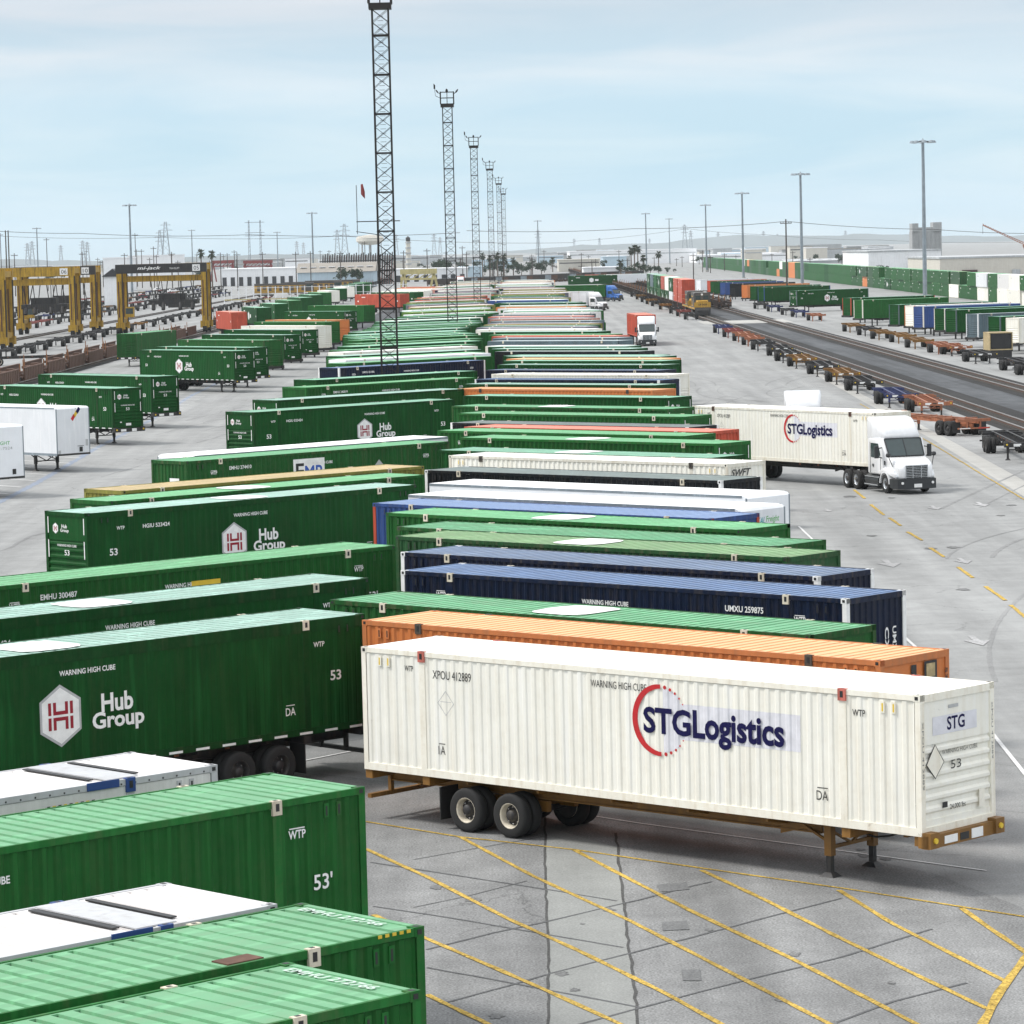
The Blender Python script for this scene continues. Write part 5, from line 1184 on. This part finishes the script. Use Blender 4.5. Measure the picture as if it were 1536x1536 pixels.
# ------------------------------------------------------------ railcars, trains
BRN=paint('brown_railcar',(.10,.055,.04),.85,.5,(.30,.17,.09)); BRN2=paint('dark_railcar',(.045,.035,.032),.85,.5,(.12,.08,.05))
RSTO=paint('rust_orange',(.28,.12,.05),.8,.4)
def wellcar(x,y,label,mat=BRN,group=None,L=16.5):
    r=empty('well_car',(x,y,0),PI/2,label=label,cat='railcar',group=group)
    def f():
        mb=MB()
        for s in (-1,1): mb.box(.8,L-.8,*sorted((s*1.3,s*1.42)),.45,1.75,mat); mb.box(.6,L-.6,*sorted((s*1.22,s*1.46)),1.7,1.82,mat); mb.box(.6,L-.6,*sorted((s*1.22,s*1.46)),.4,.5,mat)
        for k in range(9): mb.box(1+k*(L-2)/8,1.15+k*(L-2)/8,-1.3,1.3,.4,.6,mat)
        for k in range(12):
            for s in (-1,1): mb.box(1+k*(L-2)/11,1.1+k*(L-2)/11,*sorted((s*1.42,s*1.47)),.5,1.7,mat)
        mb.bar((1.2,-1.2,.7),(L/2,1.2,.7),.12,mat); mb.bar((L/2,1.2,.7),(L-1.2,-1.2,.7),.12,mat)
        return mb.mesh('well_body')
    ob('well_body',cmesh(('well',mat.name,L),f),r)
    def f2():
        mb=MB(); mb.box(-1.2,1.0,-1.35,1.35,1.15,1.45,mat); mb.box(-.9,.7,-.4,.4,1.45,1.75,mat)
        for s in (-1,1): mb.bar((.6,s*1.3,1.4),(.6,s*1.3,2.7),.09,RSTO); mb.bar((-.6,s*1.1,1.4),(-.6,s*1.1,2.2),.14,RSTO)
        for xx in (-.9,.8):
            for s in (-1,1): mb.tube((xx,s*.68,.62),(xx,s*.80,.62),.43,RUST,14)
        mb.box(-1.3,1.2,-1.0,-.85,.45,.8,DARKST); mb.box(-1.3,1.2,.85,1.0,.45,.8,DARKST); return mb.mesh('bogie')
    ob('bogie',cmesh(('bog',mat.name),f2),r); 
    return r
y=330; k=0
while y<560: wellcar(-54,y,'empty brown well car standing beside the left lot','' and None or BRN,'brown well cars'); y+=19; k+=1
y=640
while y<1500: wellcar(-54,y,'dark empty well car on the far stretch of the left track',BRN2,'dark well cars on the left track'); y+=19.5
def locomotive(x,y,label,th=-PI/2,group=None,lo=False):
    r=empty('diesel_locomotive',(x,y,0),th,label=label,cat='locomotive',group=group); LY=paint('loco_yellow',(.48,.27,.03),.5,.4,(.08,.06,.04)); LG=paint('loco_grey',(.07,.065,.06),.6,.4)
    def f():
        mb=MB(); L=21
        mb.box(-L,-.3,-1.5,1.5,1.35,1.75,LG); mb.box(-L,-4.9,-.95,.95,1.75,4.0,LY); mb.box(-L,-4.9,-1.0,1.0,3.7,4.35,LG)
        for s in (-1,1):
            for q in range(9): mb.box(-L+.8+q*1.75,-L+1.9+q*1.75,*sorted((s*.95,s*.99)),2.0+.5*(q%2),3.5,LG)
            mb.box(-L,-.3,*sorted((s*1.5,s*1.53)),1.4,1.7,LY); mb.bar((-L,s*1.45,2.8),(-4.8,s*1.45,2.8),.05,LY)
        return mb.mesh('engine_body')
    ob('engine_body',cmesh(('lb',),f),r)
    def f2():
        mb=MB(); mb.loft([rrect(-4.9,-1.52,1.52,1.75,4.45,.25),rrect(-2.3,-1.52,1.52,1.75,4.45,.3)],LG); mb.loft([rrect(-2.3,-1.15,1.15,1.75,3.05,.15),rrect(-.9,-1.0,1.0,1.75,2.9,.25)],LY)
        for s in (-1,1): mb.box(-2.31,-2.27,*sorted((s*.25,s*1.2)),3.2,3.9,GLASS); mb.box(-4.5,-2.7,*sorted((s*1.52,s*1.54)),3.0,3.8,GLASS)
        mb.box(-2.32,-2.25,-1.5,1.5,1.75,2.6,LY); mb.tube((-2.3,0,4.1),(-2.2,0,4.1),.2,WHITE,10); mb.tube((-.9,0,2.5),(-.82,0,2.5),.12,WHITE,8); return mb.mesh('cab')
    ob('cab',cmesh(('lc',),f2),r)
    def f3():
        mb=MB(); mb.loft([rrect(-.3,-1.45,1.45,.35,1.75,.1),rrect(.05,-1.1,1.1,.3,1.2,.1)],DARKST); mb.box(-.32,-.28,-1.5,1.5,1.75,2.7,LY); return mb.mesh('pilot')
    ob('pilot',cmesh(('lp',),f3),r)
    mb=MB(); F=lambda u,v,e=0:(-.27+e,u-1.5,v); put_text(mb,'UP 5439',F,.7,2.1,1.6,.32,BLACK,.02,.01); mb.build('number_lettering',r)
    for q in (-3.5,-17.5):
        def f4():
            mb=MB()
            for xx in (-1.9,0,1.9):
                for s in (-1,1): mb.tube((xx,s*.7,.62),(xx,s*.82,.62),.52,RUST,14)
            for s in (-1,1): mb.box(-2.6,2.6,*sorted((s*.9,s*1.1)),.5,1.1,LG)
            return mb.mesh('bogie')
        ob('bogie',cmesh(('lbog',),f4),r,(q,0,0))
    return r
locomotive(36.2,628,'front yellow locomotive heading the double-stack train'); locomotive(36.2,650.5,'second yellow locomotive coupled behind the front one')
rr=random.Random(3); y=676; cols=[('red','red'),('red','red'),('hub','cream'),('cream','hub'),('red','hub'),('hub','grn'),('grn','hub'),('grey','hub'),('hub','hub')]
for i,(a,b) in enumerate(cols):
    wellcar(36.2,y,'dark well car under the double-stacked train containers',BRN2,'well cars of the train')
    for lv,pk in ((0,b),(1,a)):
        if i==2 and lv==0: pk='white'
        container(Vector((36.2,y+.5)),PI/2,pk,0,'%s %s container on the train behind the locomotives'%(NAMES[pk],'upper' if lv else 'lower'),'%s %s containers on the train'%(NAMES[pk],'upper' if lv else 'lower'),z=.65+lv*2.93)
    y+=19
while y<1900: wellcar(36.2,y,'empty dark well car trailing the double-stack train',BRN2,'empty well cars of the train'); y+=19.5
y=700
while y<1800: wellcar(44.9,y,'empty dark well car on the track right of the train',BRN2,'empty well cars right of the train'); y+=19.5
# locomotives parked far left
for i,(px,D) in enumerate([(395,1080),(440,1120),(470,1160)]):
    g=GD(px,400,D); locomotive(g.x+18,g.y,['leftmost','middle','rightmost'][i]+' of three yellow locomotives parked side-on at left',th=.0+.12)
# ------------------------------------------------------------ background buildings
def bmat(n,c): return paint(n,c,.8,.15,rnd=.03,scale=.2)
BW=bmat('warehouse_white',(.86,.87,.88)); BB_=bmat('warehouse_beige',(.62,.59,.52)); BG=bmat('warehouse_grey',(.42,.44,.45)); BRf=bmat('brown_grey_roof',(.26,.24,.21)); BBl=bmat('pale_blue_wall',(.50,.62,.70)); BCon=bmat('silo_concrete',(.33,.34,.34)); DKO=plain('dark_opening',(.03,.03,.035))
def zt_at(px,py,D): y0=374-(px-768)*.0245; return CH+(y0-py)/CF*D
def hall(px0,px1,ytop,D,dep,mat,label,roof=None,group=None,doors=0,gable=False,band=None):
    a=GD(px0,400,D); b=GD(px1,400,D); z=zt_at((px0+px1)/2,ytop,D); w_=b.x-a.x
    r=empty('warehouse',(a.x,a.y,0),0,label=label,cat='warehouse',group=group)
    mb=MB(); mb.box(0,w_,0,dep,0,z*.999 if not gable else z*.62,mat); mb.build('wall',r)
    mb=MB()
    if gable:
        zz=z*.62; mb.add([(-.8,-.8,zz),(w_+.8,-.8,zz),(w_+.8,dep+.8,zz),(-.8,dep+.8,zz),(-.8,dep/2,z),(w_+.8,dep/2,z)],[(0,1,5,4),(2,3,4,5),(1,2,5),(3,0,4)],roof or BG)
        for k in range(8): x=w_*(k+.5)/8; yy=dep*.25; mb.box(x-1.2,x+1.2,yy-2,yy+2,zz+(z-zz)*.5+.05,zz+(z-zz)*.5+.35,BW)
    else: mb.box(-.3,w_+.3,-.3,dep+.3,z,z+.5,roof or mat)
    mb.build('roof',r)
    for k in range(doors):
        mb=MB(); x=w_*(k+.5)/doors; dw=min(3.6,w_/doors*.5); mb.box(x-dw/2,x+dw/2,-.15,.05,.1,min(4.2,z*.55),DKO); mb.build('dock_door',r)
    if band: mb=MB(); mb.box(.5,w_-.5,-.12,.02,z*.72,z*.80,band); mb.build('window_band',r)
    return r
hall(1303,1412,377,1180,90,BW,'large white warehouse below the grey silo',roof=BG)
r=hall(1410,1600,386,1000,80,BB_,'beige warehouse at the right edge with dark dock openings',roof=BG)
for px0,px1,y0_,y1_ in ((1364,1372,394,399),(1377,1385,393,399),(1389,1408,392,406)):
    a=GD(px0,400,1179.6); b=GD(px1,400,1179.6); mb=MB(); mb.box(a.x,b.x,1179.2,1179.9,zt_at(px0,y1_,1180),zt_at(px0,y0_,1180),DKO); o=mb.build('warehouse_opening'); tag(o,'dark opening in the white warehouse wall, from x %s'%('left' if px0==1364 else 'middle' if px0==1377 else 'right, largest'),'opening')
    o['label']={1364:'small left dark opening in the white warehouse wall',1377:'small middle dark opening in the white warehouse wall',1389:'large dark opening at the right end of the white warehouse'}[px0]
for px0,px1,y0_,y1_,lb in ((1443,1466,405,424,'dark maroon dock opening in the beige warehouse'),(1518,1530,404,420,'pale framed door in the beige warehouse')):
    a=GD(px0,400,999.6); b=GD(px1,400,999.6); mb=MB(); mb.box(a.x,b.x,999.2,999.9,zt_at(px0,y1_,1000),zt_at(px0,y0_,1000),plain('maroon_opening',(.06,.02,.025)) if px0==1443 else BG); tag(mb.build('dock_opening'),lb,'opening')
# silo
def silo():
    D=1900; a=GD(1369,400,D); z=zt_at(1390,347,D); w_=(1413-1369)/CF*D
    r=empty('grain_silo',(a.x,a.y,0),0,label='grey concrete silo block with two raised corner towers on the right skyline',cat='silo')
    mb=MB(); n=7; 
    for k in range(n): mb.box(w_*(k+.46)/n,w_*(k+.54)/n,-.5,0,0,z,BCon)
    mb.box(0,w_,0,14,0,z,BCon); mb.build('silo_block',r)
    for x0,x1,yt in ((0,w_*.21,335),(w_*.71,w_,334)): mb=MB(); mb.box(x0,x1,-1,12,z,zt_at(1390,yt,D),BCon); mb.build('corner_tower',r)
    mb=MB(); mb.box(w_*.2,w_*.72,0,10,z,z+2.2,BCon)
    mb.build('gallery',r)
    mb=MB()
    for k in range(5): mb.box(w_-.3,w_+.1,2,5,z*.9-k*7,z*.9-k*7+3,DKO)
    mb.build('window',r)
silo()
# boom crane right
a=GD(1536,367,1600); b=GD(1474,338,1600); mb=MB()
for o_ in (0,1.0): mb.bar((a.x,a.y,a.z+o_),(b.x,b.y,b.z+o_*.3),.28,ORSTEEL)
for k in range(16): t0=k/16; p=a.lerp(b,t0); q=a.lerp(b,t0+1/16); mb.bar((p.x,p.y,p.z),(q.x,q.y,q.z+.8),.18,ORSTEEL)
mb.bar((b.x,b.y,b.z),(b.x,b.y,b.z-4),.15,DARKST); mb.bar((a.x,a.y,a.z),(a.x+4,a.y,0),1.5,ORSTEEL); tag(mb.build('boom_crane'),'thin orange crane boom rising at the right edge of the skyline','crane')
# left and centre named buildings
hall(446,560,394,1350,38,BBl,'grey-brown roofed warehouse with skylights left of the first tower',roof=BRf,gable=True)
hall(330,442,404,1500,60,BW,'long white low warehouse above the parked locomotives',doors=9)
hall(192,262,384,1900,60,BW,'white building cluster between the cranes'); hall(155,192,388,1400,30,BW,'white tapered block beside the black gabled shed')
def shed():
    D=900; a=GD(155,400,D); w_=27/CF*D; z=zt_at(168,415,D); zr=zt_at(168,403,D)
    r=empty('gabled_shed',(a.x,a.y,0),0,label='small white shed with black gable roof between the yellow cranes',cat='shed')
    mb=MB(); mb.box(0,w_,0,14,0,z,BW); mb.build('wall',r)
    mb=MB(); mb.add([(-.5,-.5,z),(w_+.5,-.5,z),(w_/2,-.5,zr),(-.5,14,z),(w_+.5,14,z),(w_/2,14,zr)],[(0,1,2),(3,5,4),(0,2,5,3),(1,4,5,2)],DKO); mb.build('roof',r)
shed()
hall(590,700,404,1500,40,BW,'white shed left of the third tower',doors=8); hall(688,724,401,1700,40,BBl,'pale blue low shed behind the second tower')
hall(855,1045,376,2600,120,BW,'long white warehouse on the centre skyline',band=BG); hall(1045,1180,382,2500,100,BW,'white warehouse right of the long one',band=DKO); hall(1180,1300,388,2100,60,BG,'grey roofed works right of the centre',roof=BG,gable=True)
hall(838,900,390,1900,50,BB_,'beige low warehouse behind the tree clump',band=DKO); hall(905,940,386,2000,50,BBl,'pale blue warehouse behind the truck'); hall(1140,1230,396,1500,30,BRf,'dark roofed sheds behind the stacked containers',roof=BG,gable=True)
hall(875,930,402,1500,30,BW,'white canopy building beyond the row end')
rr=random.Random(12)
for k in range(64):
    px=rr.uniform(-40,1330); D=rr.uniform(2300,5200); wpx=rr.uniform(18,70); y0=374-(px-768)*.0245
    zt_=rr.uniform(5,10.5); yt=y0+(CH-zt_)*CF/D
    m_=rr.choice([BW,BG,BB_,BBl,BCon,BG]); hall(px,px+wpx,yt,D,40,m_,'low pale building in the hazy industrial skyline',group='skyline buildings',band=rr.choice([None,DKO,BG]),roof=rr.choice([BW,BG,BRf]))
# red gantries, chassis racks, water tower, stack, yellow gantry
def gantry(px0,px1,yt,yb,D,mat,label,cat='gantry'):
    a=GD(px0,400,D); w_=(px1-px0)/CF*D; z=zt_at(px0,yt,D); mb=MB(); mb.box(0,w_,-.6,.6,z-1.6,z,mat); mb.box(0,w_,-.6,.6,z-3.4,z-2.8,mat)
    for k in range(int(w_/2)): mb.bar((k*2,0,z-2.8),(k*2+2,0,z-1.5),.3,mat)
    for x in (1,w_-1): mb.bar((x-1.5,0,0),(x,0,z-1),.7,mat); mb.bar((x+1.5,0,0),(x,0,z-1),.7,mat)
    o=mb.build('gantry_frame'); o.location=(a.x,a.y,0); tag(o,label,cat)
DRED=paint('dark_red_steel',(.22,.03,.03),.7,.3); PYEL=paint('pale_yellow_steel',(.50,.43,.20),.7,.3)
gantry(317,352,391,402,1800,DRED,'dark red gantry frame, left one of two above the black crane beam'); gantry(365,409,391,402,1800,DRED,'dark red gantry frame, right one of two')
gantry(600,655,404,420,1050,PYEL,'pale yellow gantry frame right of the first tower')
mb=MB(); a=GD(478,400,1250); 
for k in range(30):
    x=k*.0+k*(600-478)/30/CF*1250; z=zt_at(480,389,1420); mb.bar((x,0,0),(x+.6,0,z+1.6+(k%3)*.4),.45,DARKST); mb.bar((x+.5,1,0),(x+1.3,1,z+1.2),.25,REDSTEEL)
mb.bar((-1,0,z-1),(31,0,z-1),.4,DARKST); o=mb.build('chassis_rack'); o.location=(a.x-8,a.y+170,0); tag(o,'rack of dark chassis stacked on end above the grey roof','rack')
a=GD(556,400,2600); mb=MB(); z=zt_at(556,352,2600); z2=zt_at(556,362,2600)
mb.lathe([(0,z),(9,z-1.2),(10.5,z-2.5),(10.5,z2),(7,z2-2.5),(0,z2-3)],BB_,None,18)
for k in range(8): t=k*PI/4; mb.bar((9*math.cos(t),9*math.sin(t),0),(8.5*math.cos(t),8.5*math.sin(t),z2),.5,BCon)
mb.tube((0,0,0),(0,0,z2),1.0,BCon,8); o=mb.build('water_tower'); o.location=(a.x,a.y,0); tag(o,'pale water tower just left of the first lattice tower','water tower')
a=GD(613,400,1900); mb=MB(); z=zt_at(613,357,1900); mb.tube((0,0,0),(0,0,z-2),1.6,BB_,10,1.2)
for k in range(5): mb.tube((0,0,z-3-k*3),(0,0,z-2.2-k*3),1.7,BG,10)
mb.lathe([(1.2,0),(1.3,2),(0,3)],DARKST,Matrix.Translation((0,0,z-2)),10); o=mb.build('process_stack'); o.location=(a.x,a.y,0); tag(o,'pale process stack with dark cap right of the first tower','stack')
# cars
def car(px,py,col,label,group=None,th=.3):
    g=G(px,py); r=empty('parked_car',(g.x,g.y,0),th,label=label,cat='car',group=group); cm=plain('car_'+col,{'white':(.8,.8,.8),'red':(.35,.03,.03),'grey':(.2,.2,.22)}[col],.3)
    mb=MB(); mb.loft([rrect(-2.2,-.85,.85,.3,.9,.12),rrect(0,-.9,.9,.25,1.0,.12),rrect(2.2,-.82,.82,.3,.8,.12)],cm); mb.loft([rrect(-1.5,-.7,.7,.9,1.3,.1),rrect(-.9,-.72,.72,.9,1.5,.12),rrect(.4,-.72,.72,.9,1.5,.12),rrect(1.2,-.68,.68,.85,1.05,.1)],cm); mb.build('body',r)
    mb=MB(); mb.box(-1.2,.7,-.76,.76,1.05,1.38,GLASS); mb.build('window',r)
    for x in (-1.35,1.35):
        for s in (-1,1): mb=MB(); mb.tube((x,s*.7,.33),(x,s*.9,.33),.33,RUBBER,12); mb.build('wheel',r)
car(90,470,'white','white pickup parked under the yellow cranes'); car(238,437,'white','white car left of the hanging spreader'); car(260,439,'white','white car right beside the other one under the black beam'); car(305,437,'white','white car behind the right crane leg'); car(215,448,'red','red car under the black crane beam'); car(60,466,'red','red car behind the yellow cranes')
# ------------------------------------------------------------ trees
LEAF=paint('leaf_green',(.022,.045,.020),.8,.3,(.02,.03,.015),scale=.5); BARK=paint('bark',(.12,.09,.07),.9,.3); PALMG=paint('palm_green',(.04,.055,.028),.8,.2)
def crown(rx,rz,seed,n=650):
    r=random.Random(seed); mb=MB(); cl=[(r.uniform(-.65,.65)*rx,r.uniform(-.65,.65)*rx,r.uniform(-.5,.6)*rz,r.uniform(.28,.5)) for _ in range(9)]
    for _ in range(n):
        cx,cy,cz,k=r.choice(cl); v=Vector((r.gauss(0,1),r.gauss(0,1),r.gauss(0,1))).normalized()*(r.random()**.4); p=Vector((cx+v.x*k*rx,cy+v.y*k*rx,cz+v.z*k*rz)); s=rx*.085*r.uniform(.6,1.4)
        a=Vector((r.gauss(0,1),r.gauss(0,1),r.gauss(0,1))).normalized(); b=a.orthogonal().normalized(); c=a.cross(b)
        mb.add([p+b*s,p+c*s*.7,p-b*s,p-c*s*.7],[(0,1,2,3)],LEAF)
    return mb.mesh('crown')
CRN=[crown(5,4,i) for i in range(5)]
def tree(px,ytop,D,label,group,k=0):
    z=zt_at(px,ytop,D); g=GD(px,400,D); r=empty('tree',(g.x,g.y,0),0,label=label,cat='tree',group=group); s=z/9.5
    mb=MB(); mb.tube((0,0,0),(.1,0,z*.5),.35*s,BARK,7,.2*s)
    for t in (0,2.1,4.2): mb.tube((.1,0,z*.42),(2*s*math.cos(t),2*s*math.sin(t),z*.68),.16*s,BARK,5,.06*s)
    mb.build('trunk',r); o=ob('crown',CRN[k%5],r,(0,0,z*.58)); o.scale=(s*.95,s*.95,s); o.rotation_euler=(0,0,k*1.3)
for i,(px,yt,D) in enumerate([(738,392,1700),(752,388,1700),(770,392,1650),(782,395,1650),(797,391,1600),(812,394,1600),(727,396,1800),(660,385,1700),(668,388,1750),(518,399,1340),(536,402,1340),(930,398,1500),(945,396,1450),(960,392,1500),(975,396,1450),(988,398,1500),(1000,400,1600),(1012,402,1650),(640,398,2000),(1262,384,2000),(1258,380,2100),(1135,390,2200),(880,398,1900),(905,402,1700),(1325,396,1170),(1372,400,1150)]):
    tree(px,yt,D,'bushy dark green tree in the distant tree line','trees in the distant tree line',i)
rr=random.Random(66)
for k in range(90): px_=rr.uniform(-10,1340); tree(px_,389-(px_-768)*.020+rr.uniform(0,6),rr.uniform(1900,3000),'bushy dark green tree in the distant tree line','trees in the distant tree line',k)
def palm(px,ytop,D,label,group='palms on the skyline',k=0):
    z=zt_at(px,ytop,D); g=GD(px,400,D); r=empty('palm_tree',(g.x,g.y,0),0,label=label,cat='palm',group=group)
    mb=MB(); mb.tube((0,0,0),(0,0,z-1.5),.30,BARK,7,.22); mb.build('trunk',r)
    rr_=random.Random(k); mb=MB()
    for q in range(70):
        a=rr_.uniform(0,2*PI); e=rr_.uniform(-1.3,1.1); l=rr_.uniform(1.6,2.6)
        p0=Vector((0,0,z-1.6)); d=Vector((math.cos(a)*math.cos(e),math.sin(a)*math.cos(e),math.sin(e))); p1=p0+d*l*.6; p2=p0+d*l+Vector((0,0,-.5)); n_=Vector((-math.sin(a),math.cos(a),0))*.28
        mb.add([p0,p1+n_,p2,p1-n_],[(0,1,2,3)],PALMG)
    mb.build('crown',r)
for i,(px,yt,D) in enumerate([(302,373,1300),(318,375,1350),(947,370,1500),(952,366,1500),(957,368,1520),(965,381,1500),(988,376,1700),(829,385,1900),(854,382,2000),(724,378,1600),(746,378,1500),(756,380,1500),(700,396,1700),(770,385,1700),(735,382,1600),(1300,1,0),(931,388,1400)]):
    if D: palm(px,yt,D,'shaggy fan palm on the distant skyline',k=i)
# dark freight cars across the horizon band
BXC=[BRN2,DARKST,GALV,BRN]
for k in range(30):
    px=640+k*9.5; D=1250+k*6; g=GD(px,400,D)
    def f(m_=BXC[k%4]):
        mb=MB(); mb.box(0,14,-1.4,1.4,1.1,3.0,m_); mb.box(.2,13.8,-1.42,1.42,2.9,3.1,DARKST)
        for x in (1.5,2.9,11.1,12.5): mb.tube((x,-1.0,.5),(x,1.0,.5),.45,RUST,8)
        for x in range(8): mb.box(.5+x*1.8,.65+x*1.8,-1.46,1.46,1.1,2.95,m_)
        return mb.mesh('freight_car')
    o=ob('freight_car',cmesh(('fc',k%4),f),None,(g.x,g.y,0),.12+(k%3)*.05); tag(o,'low dark freight car in the band across the far end of the yard','freight car','freight cars across the far yard')
# containers at yard end
for px,pk,D in ((870,'hub',1120),(895,'red',1150),(915,'hub',1150),(927,'white',1140)):
    g=GD(px,400,D); container(Vector((g.x,g.y)),.05,pk,0,'%s container standing crosswise beyond the row end'%NAMES[pk],'%s crosswise containers beyond the rows'%NAMES[pk],L=8.0,z=.3) if False else container(Vector((g.x-4,g.y)),.05,pk,0,'%s container standing crosswise beyond the row end'%NAMES[pk],'%s crosswise containers beyond the rows'%NAMES[pk],z=1.2)
# fence posts (pale) mid left, pale barrier
mb=MB()
for k in range(26):
    g=GD(335+k*11,400,960); mb.box(g.x-.12,g.x+.12,g.y-.1,g.y+.1,0,4.5,BW)
g0=GD(335,400,960); g1=GD(335+25*11,400,960); mb.bar((g0.x,960,4.2),(g1.x,960,4.2),.12,BW); mb.bar((g0.x,960,2.4),(g1.x,960,2.4),.10,BW); mb.bar((g0.x,960,1.0),(g1.x,960,1.0),.3,PYEL); tag(mb.build('post_fence'),'pale post fence with a yellow rail in front of the parked locomotives','fence')
# ------------------------------------------------------------ hills
def ridge(D,pts,mat,name='hills'):
    mb=MB(); vs=[]
    for i,(px,yt) in enumerate(pts):
        g=GD(px,400,D); z=max(1,zt_at(px,yt,D)); vs+=[(g.x,D,-2),(g.x,D+z*2.5,z),(g.x,D+z*6,-2)]
    f=[]
    for i in range(len(pts)-1):
        a=3*i; f+=[(a,a+3,a+4,a+1),(a+1,a+4,a+5,a+2)]
    mb.add(vs,f,mat); tag(mb.build(name),None,None,None,'structure')
HM=paint('hill_scrub',(.16,.19,.20),.9,.2,scale=.002)
rr=random.Random(44)
def hp(x0,x1,f,n=60): return [(x0+(x1-x0)*i/n,f(x0+(x1-x0)*i/n)+rr.uniform(-1,1)) for i in range(n+1)]
ridge(8600,hp(-400,900,lambda x:387-(x-200)*.012+3*math.sin(x/90)),HM)
ridge(10500,hp(700,2000,lambda x:376-(x-768)*.016-17*math.exp(-((x-1180)/260)**2)-7*math.exp(-((x-1500)/160)**2)+1.5*math.sin(x/37)+.8*math.sin(x/13)),HM)
# ------------------------------------------------------------ haze
hz=MB(); hz.box(-11500,11500,-400,12500,-4,150,DARKST); HZ=bpy.data.materials.new('haze_air'); HZ.use_nodes=True; nt=HZ.node_tree; nt.nodes.clear()
o_=nt.nodes.new('ShaderNodeOutputMaterial'); v_=nt.nodes.new('ShaderNodeVolumePrincipled'); v_.inputs['Color'].default_value=(.90,.965,1,1); v_.inputs['Density'].default_value=.00004; v_.inputs['Anisotropy'].default_value=.2; nt.links.new(v_.outputs[0],o_.inputs['Volume'])
hm=hz.mesh('haze'); hm.materials.clear(); hm.materials.append(HZ); o=ob('haze',hm); tag(o,None,None,None,'stuff')
print('containers',CCOUNT[0],'objects',len(bpy.data.objects))
